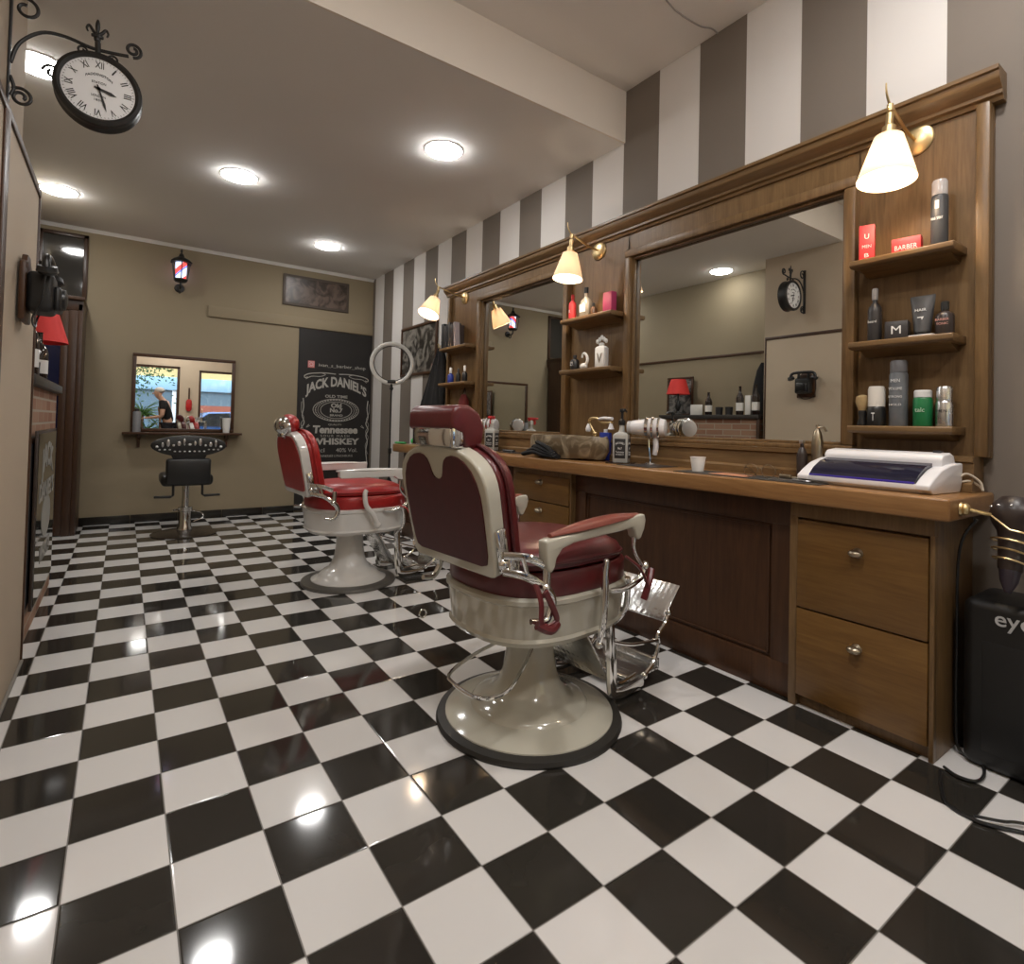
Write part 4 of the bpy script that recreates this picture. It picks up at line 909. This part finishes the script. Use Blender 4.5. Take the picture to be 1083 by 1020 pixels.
for k in range(-2, 3): cr.ball((0, k*.016, .165+.012*(2-abs(k))), (.008, .011, .015), 10)
cr.build('stopper', PRINT_W, t)
MB().mesh(text_mesh('V', .04, .06, .001), plane((-.0245, 0, .06), (0, -1, 0), (0, 0, 1))).build('ornament', PEWTER, t)
# books in the far niche
bc = [(.02, .02, .022), (.035, .03, .03), (.018, .018, .02), (.06, .05, .045), (.05, .035, .03), (.36, .32, .33)]
yy = 2.955
bl = ['black book, farthest left in the row on the far niche shelf', 'dark grey book, second in the row on the far niche shelf', 'thin black book in the middle of the far niche row', 'dark brown book between the thin black one and the brown-black one', 'brown-black book next to the leaning pale one', 'leaning pale lilac book at the near end of the row']
for k, (c_, w_) in enumerate(zip(bc, (.045, .04, .03, .03, .045, .028))):
    yy -= w_+.004
    t = thing('book', bl[k], 'book', (2.47, yy+w_/2, 1.7205), 0, 'books on the far niche shelf')
    hh = .22-.012*((k*5) % 3); tl = T(0, -.024, .003) @ RX(-.10) if k == 5 else I4
    m1 = simple('book_cover_%s' % 'abcdef'[k], c_, .5)
    xb = .055 if k < 5 else -.015
    MB().box((-.06, -w_/2, 0), (xb, -w_/2+.003, hh), M=tl).box((-.06, w_/2-.003, 0), (xb, w_/2, hh), M=tl).box((-.062, -w_/2, 0), (-.058, w_/2, hh), .001, M=tl).build('cover', m1, t)
    MB().box((-.058, -w_/2+.003, .004), (xb-.005, w_/2-.003, hh-.004), M=tl).build('pages', PAPER, t)
yb = 1.4055
goods('bottle', 'product_bottle', 'dark blue bottle with white cap on the lower far niche shelf', 'bottle', XS, 2.87, yb, .145, .028, BLUE, .05, PRINT_W)
goods('bottle', 'product_bottle', 'black bottle with pale cap on the lower far niche shelf', 'bottle', XS, 2.62, yb, .145, .024, BLACK, .05, PAPER)
goods('bottle', 'product_bottle', 'tall black bottle between the blue one and the pale-capped one', 'bottle', XS+.01, 2.75, yb, .13, .022, BLACK, .03, DGREY)
t = thing('red_bag', 'dark red bag hanging under the far niche shelves', 'bag', (2.49, 2.66, 1.05))
MB().loft([superell(.03, .05, 3, 0), superell(.035, .065, 3, .05), superell(.03, .055, 3, .2), superell(.012, .03, 3, .25)]).build('sack', simple('dark_red_cloth', (.14, .018, .015), .9), t)
MB().tube([(0, -.02, .245), (.01, 0, .31), (0, .02, .245)], .004, sm=4).build('strap', BLACK, t)
# green sponge ball and marker at the counter end
tag(MB().ball((2.30, 3.24, ZT+.028), .028, 18).build('green_ball', LIME), 'bright green ball at the far end of the worktop', 'ball')
tag(MB().cyl((2.20, 3.20, ZT+.011), (2.16, 3.32, ZT+.011), .010).cyl((2.16, 3.32, ZT+.011), (2.155, 3.335, ZT+.011), .006).build('green_marker', simple('green_marker_plastic', (.06, .35, .12), .4)), 'short green marker on the far worktop edge below the ring light', 'marker')
# far mirror shelf
t = thing('grey_canister', 'grey cylindrical canister at one end of the far mirror shelf', 'canister', (.185, YF-.075, .8905))
MB().lathe([(0, 0), (.034, 0), (.034, .19), (.03, .20), (0, .20)], 28).build('body', simple('steel_grey', (.22, .22, .23), .4), t); MB().lathe([(0, .20), (.02, .20), (.02, .225), (0, .23)], 20).build('cap', DGREY, t)
t = thing('white_tumbler', 'white tumbler at the right end of the far mirror shelf', 'tumbler', (.965, YF-.085, .8905))
MB().lathe([(0, 0), (.030, 0), (.042, .155), (.039, .157), (.028, .006), (0, .006)], 28).build('cup', PAPER, t)

# ------------------------------------------------------------------ striped wall: picture, coat, ring light
t = thing('framed_photograph', 'large dark-framed black and white photograph on the striped wall', 'picture', (XW, 3.72, 1.80))
f = MB(); a, b, w_ = .42, .265, .028
for lo, hi in (((-.025, -a, b-w_), (-.001, a, b)), ((-.025, -a, -b), (-.001, a, -b+w_)), ((-.025, -a, -b+w_), (-.001, -a+w_, b-w_)), ((-.025, a-w_, -b+w_), (-.001, a, b-w_))): f.box(lo, hi, .004)
f.build('frame', DARK_WH, t)
MB().box((-.012, -a+w_, -b+w_), (-.008, a-w_, b-w_)).build('photograph', photo_mat('grey_photograph', (.02, .017, .014), (.24, .22, .19), 7), t)
t = thing('black_coat', 'long black coat hanging from a hook on the striped wall by the far niche', 'coat', (2.53, 3.14, 1.75))
cr = []
for z, hw, d_, off in ((0, .02, .02, 0), (-.03, .05, .03, -.01), (-.12, .10, .04, .0), (-.3, .15, .05, .06), (-.5, .22, .055, .13), (-.72, .28, .055, .19), (-.86, .29, .045, .20)):
    cr.append([(-.03-d_*(1+math.sin(9*2*PI*i/36)*.18)*math.cos(2*PI*i/36) if abs(math.cos(2*PI*i/36)) > .01 else -.03, off+hw*math.sin(2*PI*i/36), z) for i in range(36)])
MB().loft([[(min(p[0], .026), p[1], p[2]) for p in r] for r in cr]).build('coat_body', CLOTH, t)
MB().loft([[(-.05-.028*math.cos(2*PI*i/16), c_+.045*math.sin(2*PI*i/16), z) for i in range(16)] for z, c_ in ((-.16, .0), (-.4, .0), (-.62, -.02), (-.72, -.03))]).build('sleeve', CLOTH, t)
MB().tube([(.026, 0, .05), (-.02, 0, .03), (-.045, 0, .0), (-.05, 0, .03)], .006, sm=4).ball((-.05, 0, .035), .01, 10).build('hook', BRASS, t)
t = thing('ring_light', 'round white ring light on a black tripod stand by the striped wall', 'ring light', (2.215, 3.60, 0), -.38)
zr, Rr = 1.62, .195
MB().tube([(Rr*math.cos(2*PI*i/56), 0, zr+Rr*math.sin(2*PI*i/56)) for i in range(56)], .02, 12, closed=True, flat=(.012, .019)).build('ring', simple('ring_diffuser', (.60, .59, .55), .45), t)
MB().tube([((Rr-.025)*math.cos(2*PI*i/56), .006, zr+(Rr-.025)*math.sin(2*PI*i/56)) for i in range(56)], .004, 6, closed=True).box((-.04, -.02, zr-Rr-.0), (.04, .02, zr-Rr+.035), .006).cyl((0, 0, zr-Rr-.07), (0, 0, zr-Rr+.01), .012).ball((0, 0, zr-Rr-.05), .02, 12).build('bracket', BLACK, t)
MB().cyl((0, 0, .75), (0, 0, zr-Rr-.04), .008).cyl((0, 0, .22), (0, 0, .78), .011).cyl((0, 0, .74), (0, 0, .79), .017).cyl((0, 0, .46), (0, 0, .5), .018).build('pole', BLACK, t)
for k in range(3):
    a = 2*PI*k/3+.4; c_, s_ = math.cos(a), math.sin(a)
    MB().tube([(c_*.015, s_*.015, .48), (c_*.30, s_*.30, .012)], .008, 8).tube([(c_*.012, s_*.012, .24), (c_*.15, s_*.15, .255)], .005, 6).ball((c_*.30, s_*.30, .012), .012, 10).build('leg', BLACK, t)

# ------------------------------------------------------------------ left side: clock, phone, fireplace
t = thing('hanging_clock', 'round black double-faced station clock on a scrolled iron bracket', 'clock', (-.31, 1.22, 2.312))
cx = .27
def xz(pts): return [(x, 0, z) for x, z in pts]
def scroll(cx_, cz_, r, turns=1.4, a0=0, d=1, n=26): return [(cx_+r*(1-.72*k/n)*math.cos(a0+d*2*PI*turns*k/n), 0, cz_+r*(1-.72*k/n)*math.sin(a0+d*2*PI*turns*k/n)) for k in range(n+1)]
br = MB()
br.box((.0005, -.012, -.13), (.008, .012, .29), .002)
br.tube(xz([(.008, .02), (.03, .10), (.09, .165), (.16, .18), (.24, .17), (.30, .175), (.36, .185)]), .0065, 8, sm=5)
br.tube(scroll(.375, .215, .030, 1.5, -PI/2, 1), .006, 8, sm=2)
br.tube(scroll(.045, .235, .045, 1.2, 2.6, -1), .006, 8, sm=2)
br.tube(scroll(.040, -.10, .035, 1.5, 2.4, -1), .006, 8, sm=2)
br.tube(xz([(.008, -.03), (.02, -.07), (.012, -.10)]), .006, 8, sm=4)
br.tube(scroll(.125, .028, .028, 1.2, PI, -1), .005, 8, sm=2)
br.build('bracket', IRON, t)
f = MB()
f.tube(xz([(cx-.01, .20), (cx-.008, .145)]), .010, 8)
for s in (-1, 1): f.tube(scroll(cx-.008+s*.05, .150, .017, 1.2, (0 if s < 0 else PI), -s), .004, 8, sm=2)
f.ball((cx-.012, 0, .262), (.008, .005, .030), 12)
for s in (-1, 1): f.tube(xz([(cx-.012, .225), (cx-.012+s*.014, .240), (cx-.012+s*.026, .258), (cx-.012+s*.034, .245), (cx-.012+s*.030, .232)]), lambda k: .007-.004*k, 8, sm=4)
f.box((cx-.032, -.006, .218), (cx+.008, .006, .228), .003).ball((cx-.012, 0, .212), (.012, .010, .016), 10)
f.build('finial', IRON, t)
Qc = T(cx, 0, 0) @ RX(PI/2)
MB().lathe([(.118, -.040), (.128, -.046), (.140, -.040), (.143, -.025), (.138, -.012), (.138, .012), (.143, .025), (.140, .040), (.128, .046), (.118, .040), (.118, -.040)], 64, Qc).build('clock_case', IRON, t)
NUM = ['XII', 'I', 'II', 'III', 'IV', 'V', 'VI', 'VII', 'VIII', 'IX', 'X', 'XI']
for sgn in (1, -1):
    Fc = T(cx, 0, 0) if sgn > 0 else T(cx, 0, 0) @ RZ(PI)
    Pf = Fc @ plane((0, -.036, 0), (1, 0, 0), (0, 0, 1))
    fc = MB().lathe([(0, 0), (.122, 0), (.122, .003), (0, .003)][::-1], 48, Pf @ T(0, 0, -.004)).build('clock_face', simple('clock_dial', (.86, .87, .88), .4, var=.02), t)
    nm = MB()
    for k, s in enumerate(NUM):
        a = PI/2-2*PI*k/12
        nm.mesh(text_mesh(s, sum(.0135 if c_ in 'VX' else .0045 for c_ in s)*1.1+.0015*(len(s)-1), .025, .0008, bold=.008), Pf @ T(.093*math.cos(a), .093*math.sin(a), 0) @ RZ(a-PI/2))
    nm.mesh(text_mesh('PADDINGTON', .085, .010, .0008, arch=(.016, 0), bold=.01), Pf @ T(0, .040, 0)); nm.mesh(text_mesh('STATION', .045, .009, .0008), Pf @ T(0, .024, 0)); nm.mesh(text_mesh('LONDON', .045, .009, .0008), Pf @ T(0, -.028, 0)); nm.mesh(text_mesh('1854', .026, .008, .0008), Pf @ T(0, -.044, 0))
    for k in range(60):
        a = 2*PI*k/60; nm.box((-.0006, .108, 0), (.0006, .113 if k % 5 else .115, .0008), M=Pf @ RZ(a))
    nm.build('numerals', INK, fc)
    for nme, ang, Lh, w_ in (('hour_hand', 3.45/12, .058, .006), ('minute_hand', 27/60, .088, .0042)):
        a = -2*PI*ang
        MB().prism([(-w_/2, -.015), (w_/2, -.015), (w_, Lh*.7), (0, Lh), (-w_, Lh*.7)], .002, .004, Pf @ RZ(a)).lathe([(0, .001), (.006, .001), (.006, .005), (0, .005)], 16, Pf).build(nme, INK, fc)

t = thing('wall_telephone', 'antique black telephone mounted on a wooden plate on the left panel', 'telephone', (-.236, 1.15, 1.49))
MB().prism([(-.085, -.12), (.085, -.12), (.085, .085), (.05, .095), (.03, .12), (-.03, .12), (-.05, .095), (-.085, .085)], 0, .018, Matrix(((0, 0, 1, 0), (1, 0, 0, 0), (0, 1, 0, 0), (0, 0, 0, 1))), bev=.004).build('wooden_plate', DARK_W, t)
b = MB()
b.box((.018, -.070, -.085), (.095, .070, .060), .018, 4).box((.09, -.055, -.075), (.115, .055, .015), .012, 3).lathe([(0, 0), (.040, 0), (.038, .012), (.02, .018), (0, .018)], 28, T(.112, 0, -.025) @ RY(PI/2))
b.tube([(.06, -.045, .055), (.06, -.045, .10)], .012, 10).tube([(.06, .045, .055), (.06, .045, .10)], .012, 10); b.build('body', BLACK, t)
MB().tube([(.075, -.115, .060), (.075, -.105, .098), (.075, -.06, .112), (.075, .06, .112), (.075, .105, .098), (.075, .115, .060)], .013, 12, sm=5).lathe([(0, 0), (.028, 0), (.032, -.02), (.022, -.03), (0, -.03)], 24, T(.078, -.113, .072) @ RX(.35)).lathe([(0, 0), (.028, 0), (.032, -.02), (.022, -.03), (0, -.03)], 24, T(.078, .113, .072) @ RX(-.35)).build('handset', BLACK, t)
MB().tube([(.075, -.118, .045), (.065, -.115, -.05), (.04, -.08, -.115), (.04, 0, -.135), (.04, .05, -.10), (.05, .05, -.07)], .0035, 6, sm=6).build('cord', BLACK, t)

struct('wall_fireplace', MB().box((XL, 1.64, 0), (-.262, 2.88, 1.165)), BRICK)
struct('trim_5', MB().box((-.266, 1.625, 0), (-.25, 1.66, 1.165), .003), DOOR_W)
tag(MB().box((XL+.002, 1.63, 1.168), (-.235, 2.90, 1.212), .004).build('mantel_shelf', simple('dark_slate', (.035, .03, .027), .4)), 'dark mantel slab on top of the brick fireplace', 'mantel')
tag(MB().box((-.262, 1.75, .16), (-.256, 2.25, .90)).build('fireplace_opening_shade', simple('opening_shade_black', (.006, .005, .005), .9)), 'flat black sheet painting the shade of the opening in the brick fireplace front', 'fireplace')  # flat black sheet on the brick, shade inside the opening put into colour
t = thing('mirrored_sign', 'tall mirrored whiskey sign standing against the brick fireplace front', 'sign', (-.236, 2.20, .14))
MB().box((-.012, -.40, 0), (0, .40, .82), .002).build('frame', simple('sign_back', (.045, .03, .022), .4), t)
MB().box((0, -.385, .015), (.003, .385, .805)).build('mirror_glass', chrome_mat('smoky_mirror', (.32, .31, .28), .04), t)
lt = MB(); Pn = lambda z: plane((.0035, 0, z), (0, 1, 0), (0, 0, 1))
lt.mesh(text_mesh('JACK', .5, .16, .001, arch=(.05, 0), bold=.04), Pn(.63)).mesh(text_mesh('DANIEL\u2019S', .62, .09, .001, bold=.03), Pn(.52)).lathe([(0, 0), (.16, 0), (.16, .001), (0, .001)], 40, Pn(.38) @ Matrix.Diagonal((1.2, .65, 1, 1))).mesh(text_mesh('WHISKEY', .45, .08, .001, bold=.03), Pn(.21))
lt.build('lettering', simple('frosted_print', (.30, .29, .26), .6), t)
for y_ in (1.88, 2.30, 2.52): pass
# things on the mantel
ZM = 1.2125
t = thing('table_lamp', 'table lamp with bright red shade on the mantel', 'lamp', (-.335, 2.70, ZM))
MB().lathe([(0, 0), (.055, 0), (.055, .01), (.02, .02), (.012, .05), (.03, .09), (.035, .12), (.012, .17), (.008, .27), (0, .27)], 32).build('base', BLACK, t)
MB().lathe([(.085, .42), (.135, .245), (.132, .245), (.082, .42), (.085, .42)], 40).build('lamp_shade', simple('red_lampshade', (.62, .03, .025), .7), t)
t = thing('framed_picture', 'dark framed picture leaning against the wall behind the red lamp', 'picture', (-.56, 2.84, ZM), 0)
Mp = RY(.0)
f = MB(); a, h_, w_ = .19, .47, .025
for lo, hi in (((0, -a, 0), (.02, a, w_)), ((0, -a, h_-w_), (.02, a, h_)), ((0, -a, w_), (.02, -a+w_, h_-w_)), ((0, a-w_, w_), (.02, a, h_-w_))): f.box(lo, hi, .003)
f.build('frame', DARK_WH, t); MB().box((.004, -a+w_, w_), (.010, a-w_, h_-w_)).build('print', photo_mat('dim_photograph', (.03, .03, .03), (.22, .21, .2), 10), t)
goods('box', 'white_card', 'white card standing on the mantel beside the red lamp', 'card', -.36, 2.46, ZM, .12, .004, PAPER, r2=.08)
def wine(y, h, label, lb=True, g='wine'):
    t = thing('liquor_bottle', label, 'bottle', (-.29, y, ZM), 0)
    MB().lathe([(0, 0), (.036, 0), (.038, .004), (.038, h*.58), (.030, h*.68), (.014, h*.78), (.013, h*.98), (.015, h), (0, h)], 28).build('body', simple('dark_bottle_glass', (.02, .012, .01), .08, spec=.8), t)
    if lb: MB().lathe([(.0385, h*.14), (.0387, h*.14), (.0387, h*.42), (.0385, h*.42)], 28).build('label', PAPER, t)
wine(2.25, .25, 'dark bottle with white label, farthest along the mantel from the telephone')
wine(1.87, .30, 'tall dark bottle in the middle of the mantel beside the white box')
wine(1.69, .31, 'tall bottle with pale label at the telephone end of the mantel')
for y_, l_ in ((2.13, 'small dark cup on the mantel next to the labelled bottle'), (2.01, 'small dark cup on the mantel, the one nearer the tall bottle')):
    t = thing('dark_cup', l_, 'cup', (-.31, y_, ZM), 0, 'dark cups on the mantel'); MB().lathe([(0, 0), (.035, 0), (.040, .085), (.036, .086), (.032, .006), (0, .006)], 24).build('cup', DGREY, t)
t = thing('white_carton', 'slim white carton between the two tall bottles on the mantel', 'carton', (-.30, 1.77, ZM)); MB().box((-.03, -.03, 0), (.03, .03, .20), .002).build('carton', PAPER, t)
t = thing('black_cape', 'black cape hanging on the left wall beside the pilaster', 'cape', (-.60, 1.79, 1.78))
MB().loft([[(max(.0, .03+d_*math.cos(2*PI*i/24)), .0+hw*math.sin(2*PI*i/24), z) for i in range(24)] for z, hw, d_ in ((0, .012, .02), (-.08, .06, .035), (-.25, .10, .045), (-.45, .125, .05), (-.56, .13, .045))]).build('cloth', CLOTH, t)

# ------------------------------------------------------------------ shop front, person and street behind the camera
def skin(name, nodes, edges, mat, parent, sub=2):
    me = bpy.data.meshes.new(name); ks = list(nodes); ix = {k: i for i, k in enumerate(ks)}
    me.from_pydata([nodes[k][0] for k in ks], [(ix[a], ix[b]) for a, b in edges], [])
    o = bpy.data.objects.new(name, me); COL.objects.link(o); o.parent = parent; me.materials.append(mat)
    md = o.modifiers.new('skin', 'SKIN'); md.use_smooth_shade = True
    for i, k in enumerate(ks):
        r = nodes[k][1]; me.skin_vertices[0].data[i].radius = r if isinstance(r, tuple) else (r, r)
    me.skin_vertices[0].data[0].use_root = True
    m2 = o.modifiers.new('sub', 'SUBSURF'); m2.levels = m2.render_levels = sub
    return o
person = thing('person', 'person in black t-shirt and tan apron leaning forward beside the front window', 'person', (.84, -1.95, 0), math.radians(185))
SKINM = simple('skin', (.50, .29, .20), .5, var=.05)
N = {'pelvis': ((0, 0, .90), (.14, .10)), 'waist': ((.01, 0, 1.05), (.13, .095)), 'chest': ((.06, 0, 1.24), (.155, .11)), 'neck0': ((.10, 0, 1.38), (.07, .07)), 'neck': ((.13, 0, 1.43), (.052, .052)), 'jaw': ((.185, 0, 1.475), (.068, .062)), 'head': ((.19, 0, 1.555), (.083, .092)), 'crown': ((.18, 0, 1.62), (.062, .065))}
Ed = [('pelvis', 'waist'), ('waist', 'chest'), ('chest', 'neck0'), ('neck0', 'neck'), ('neck', 'jaw'), ('jaw', 'head'), ('head', 'crown')]
for s, n_ in ((-1, 'r'), (1, 'l')):
    P = {'hip': ((0, s*.09, .86), .085), 'knee': ((.03, s*.10, .48), .056), 'calf': ((.0, s*.10, .33), .052), 'ankle': ((-.02, s*.10, .09), .034), 'heel': ((-.02, s*.10, .045), .036), 'toe': ((.15, s*.11, .03), .030),
         'sho': ((.09, s*.17, 1.33), .062), 'elb': ((.10, s*.24, 1.06), .040), 'wri': ((.31, s*.14, 1.03), .026), 'palm': ((.385, s*.12, 1.025), (.036, .018))}
    for k, v in P.items(): N[k+n_] = v
    Ed += [('pelvis', 'hip'+n_), ('hip'+n_, 'knee'+n_), ('knee'+n_, 'calf'+n_), ('calf'+n_, 'ankle'+n_), ('ankle'+n_, 'heel'+n_), ('heel'+n_, 'toe'+n_), ('chest', 'sho'+n_), ('sho'+n_, 'elb'+n_), ('elb'+n_, 'wri'+n_), ('wri'+n_, 'palm'+n_)]
    for f_, (dy, L_) in enumerate(((-.030, .075), (-.010, .085), (.011, .08), (.030, .062))):
        a_ = 'f%d%s' % (f_, n_); N[a_+'a'] = ((.415, s*.12+dy, 1.022), .0095); N[a_+'b'] = ((.415+L_*.55, s*.12+dy*1.15, 1.012), .0085); N[a_+'c'] = ((.415+L_*.85, s*.12+dy*1.15, .988), .007)
        Ed += [('palm'+n_, a_+'a'), (a_+'a', a_+'b'), (a_+'b', a_+'c')]
    N['t'+n_] = ((.36, s*.12-s*.05, 1.02), .010); N['u'+n_] = ((.395, s*.12-s*.068, 1.005), .009); Ed += [('wri'+n_, 't'+n_), ('t'+n_, 'u'+n_)]
body = skin('body', N, Ed, SKINM, person)
MB().ball((.275, 0, 1.53), (.018, .013, .018), 10).build('nose', SKINM, person); MB().ball((.262, -.032, 1.555), (.008, .011, .006), 8).ball((.262, .032, 1.555), (.008, .011, .006), 8).build('eye', INK, person)
MB().ball((.252, 0, 1.488), (.010, .024, .005), 8).build('mouth', simple('lip', (.35, .12, .1), .5), person); MB().ball((.185, -.092, 1.54), (.014, .008, .026), 8).ball((.185, .092, 1.54), (.014, .008, .026), 8).build('ear', SKINM, person)
MB().ball((.165, 0, 1.60), (.092, .092, .068), 18).build('hair', simple('white_hair', (.55, .52, .48), .9, bump=.5, scale=60), person)
S = {k: (v[0], tuple(q*1.10+.008 for q in (v[1] if isinstance(v[1], tuple) else (v[1], v[1])))) for k, v in N.items() if k in ('pelvis', 'waist', 'chest', 'neck0', 'shol', 'shor')}
for n_, s in (('l', 1), ('r', -1)): S['slv'+n_] = ((.095, s*.21, 1.18), (.062, .062))
skin('t_shirt', S, [('pelvis', 'waist'), ('waist', 'chest'), ('chest', 'neck0'), ('chest', 'shol'), ('chest', 'shor'), ('shol', 'slvl'), ('shor', 'slvr')], CLOTH, person)
Tn = {'pelvis': ((0, 0, .93), (.158, .118))}; te = []
for n_ in 'lr':
    for k, a in (('hip', .105), ('knee', .075), ('calf', .068), ('ankle', .058)): Tn[k+n_] = (N[k+n_][0], (a, a))
    te += [('pelvis', 'hip'+n_), ('hip'+n_, 'knee'+n_), ('knee'+n_, 'calf'+n_), ('calf'+n_, 'ankle'+n_)]
skin('trousers', Tn, te, simple('dark_denim', (.02, .02, .03), .9), person)
MB().loft([[(.11+d+.02*math.cos(2*PI*i/16), w_*math.sin(2*PI*i/16), z) for i in range(16)] for z, w_, d in ((.55, .17, 0), (.8, .18, .02), (1.0, .16, .03), (1.25, .10, .06))]).build('apron', simple('tan_apron', (.30, .18, .11), .9), person)
for s in (-1, 1): MB().ball((.06, s*.105, .04), (.14, .05, .042), 16).build('shoe', BLACK, person)
t = thing('tool_trolley', 'small chrome trolley with a bowl beside the person at the window', 'trolley', (1.36, -1.85, 0))
MB().box((-.17, -.16, .96), (.17, .16, .98), .004).box((-.17, -.16, .40), (.17, .16, .42), .004).build('shelf', SILVER, t)
for a in (-1, 1):
    for b_ in (-1, 1): MB().cyl((a*.155, b_*.145, .03), (a*.155, b_*.145, .98), .009).ball((a*.155, b_*.145, .025), .025, 12).build('leg', CHROME, t)
MB().lathe([(0, .982), (.03, .982), (.07, .99), (.10, 1.06), (.095, 1.06), (.065, .995), (0, .99)], 32).build('bowl', CHROME, t)
t = thing('wall_guitar', 'small red guitar-shaped ornament hanging between the front windows', 'ornament', (1.29, YB, 1.45))
Pg = plane((0, .012, 0), (-1, 0, 0), (0, 0, 1))
gp = [(.075*math.sin(a)*(1+.22*math.cos(2*a)), -.12+.14*-math.cos(a)) for a in [2*PI*k/28 for k in range(28)]]
MB().prism(gp, -.010, .035, Pg, bev=.006).build('body', simple('red_lacquer', (.45, .02, .02), .25), t); MB().box((-.014, .0, 0), (.014, .030, .28), .004).build('neck', DARK_W, t)
# potted yucca inside the left window, leaf by leaf
t = thing('potted_yucca', 'tall potted yucca with sword leaves standing inside the front window', 'potted plant', (.40, -2.50, 0))
MB().lathe([(0, 0), (.13, 0), (.17, .30), (.18, .30), (.18, .33), (.155, .33), (.155, .29), (0, .29)], 32).build('pot', simple('terracotta', (.30, .12, .06), .8), t)
MB().tube([(0, 0, .28), (.01, .01, .6), (0, 0, 1.10)], .028, 10, sm=4).tube([(.03, .02, .28), (.06, .03, .5), (.08, .02, .72)], .024, 10, sm=4).build('trunk', simple('yucca_bark', (.16, .10, .06), .9, bump=.5), t)
LEAF = simple('yucca_leaf', (.06, .15, .035), .5, var=.3)
lv = MB()
for (bx, by, bz, n_) in ((0, 0, 1.10, 44), (.08, .02, .72, 30)):
    for k in range(n_):
        a = 2.4*k; e = -.35+1.6*(k/n_); L_ = .50+.1*random.random(); c_, s_ = math.cos(a), math.sin(a); pts = []
        for j in range(6):
            q = j/5; ee = e-.55*q; pts.append((bx+c_*L_*q*math.cos(ee), by+s_*L_*q*math.cos(ee)*.62, bz+L_*q*math.sin(ee)))
        lv.tube(pts, lambda q: .014*(1-q)+.001, 4)
tag(lv.build('leaf_rosette', LEAF, t), kind='stuff')
# street
ST = simple('asphalt', (.16, .155, .15), .9, bump=.3); PV = simple('pavement', (.34, .32, .29), .9)
struct('street_ground', MB().box((-12, -16, -.25), (14, -5.0, -.15)), ST); struct('pavement', MB().box((-12, -5.0, -.2), (14, YB-.1, -.02)), PV)
struct('wall_shell_outer', MB().box((-12, YB-.08, -.1), (XL-.1, YB-.0, 5)).box((XW+.1, YB-.08, -.1), (14, YB-.0, 5)), CREAM)
t = thing('opposite_building', 'yellow building with pale blue shop front across the street', 'building', (1.5, -11, -.15))
MB().box((-9, -1.5, 2.6), (9, 0, 8), 0).box((-9, -1.5, 0), (9, -.1, 2.6)).build('facade', simple('yellow_render', (.62, .46, .20), .85), t)
MB().box((-6, -.1, 2.15), (6, .12, 2.6), .01).box((-6, -.1, 0), (6, .06, .5), .01).build('shop_fascia', simple('pale_blue_panel', (.30, .48, .60), .6), t)
MB().box((-5.8, -.08, .5), (5.8, .0, 2.15)).build('shop_window', simple('shop_glass', (.14, .20, .24), .1), t)
for k in range(7): MB().box((-6+2*k-.06, -.1, .5), (-6+2*k+.06, .05, 2.15), .005).build('pilaster', PRINT_W, t)
MB().box((.8, .01, 1.15), (2.8, .04, 1.65)).build('shop_poster', simple('brick_red_poster', (.35, .10, .06), .6), t)
t = thing('parked_car', 'small blue car parked outside the front door', 'car', (2.6, -7.2, -.15), 0)
Pc = Matrix(((1, 0, 0, 0), (0, 0, -1, 0), (0, 1, 0, 0), (0, 0, 0, 1)))
cb = [(-2.0, .30), (-1.95, .75), (-1.75, .88), (-1.1, .95), (-.55, 1.38), (.75, 1.42), (1.45, .98), (1.95, .88), (2.05, .6), (2.02, .28), (1.65, .28), (1.5, .5), (1.3, .55), (1.1, .5), (.95, .28), (-.9, .28), (-1.05, .5), (-1.25, .55), (-1.45, .5), (-1.6, .28)]
MB().prism(cb, -.82, .82, Pc, bev=.07, seg=3).build('body', simple('car_blue', (.03, .10, .30), .2, coat=.8), t)
for s in (-1, 1):
    MB().prism([(-1.0, .97), (-.52, 1.33), (.02, 1.36), (.02, .97)], .80, .835, Pc if s > 0 else Pc @ T(0, 0, -1.635)).prism([(.1, .97), (.1, 1.36), (.70, 1.36), (1.25, .98)], .80, .835, Pc if s > 0 else Pc @ T(0, 0, -1.635)).build('side_window', simple('car_glass', (.02, .025, .03), .05), t)
    for x_ in (-1.25, 1.30): MB().lathe([(.19, -.1), (.30, -.1), (.32, -.07), (.32, .07), (.30, .1), (.19, .1), (.17, .05), (0, .06)], 32, T(x_, s*.74, .32) @ RX(PI/2)).build('wheel', RUBBER, t)
t = thing('street_tree', 'small leafy tree on the pavement outside the left window', 'tree', (-.1, -5.0, -.02))
MB().tube([(0, 0, 0), (.03, 0, 1.0), (0, .03, 2.0), (.1, 0, 2.9)], lambda q: .06-.03*q, 10, sm=4).tube([(0, .03, 1.9), (.4, .1, 2.3), (.9, .15, 2.4)], .02, 8, sm=3).tube([(0, .03, 1.7), (-.4, .1, 2.2)], .02, 8, sm=3).build('trunk', simple('tree_bark', (.12, .09, .06), .9), t)
lf = MB(); rnd = random.Random(3)
tl = bmesh.new()
for k in range(900):
    p = Vector((rnd.gauss(.25, .5), rnd.gauss(.05, .35), rnd.gauss(2.35, .35))); u = Vector((rnd.gauss(0, 1), rnd.gauss(0, 1), rnd.gauss(0, 1))).normalized(); v = u.orthogonal().normalized(); L_ = .05
    a_ = [tl.verts.new(p+u*L_*x+v*.022*y) for x, y in ((-1, 0), (0, 1), (1, 0), (0, -1))]; tl.faces.new(a_)
lf._m(tl); tag(lf.build('leaf_crown', simple('tree_leaf', (.05, .13, .03), .6, var=.4), t), kind='stuff')
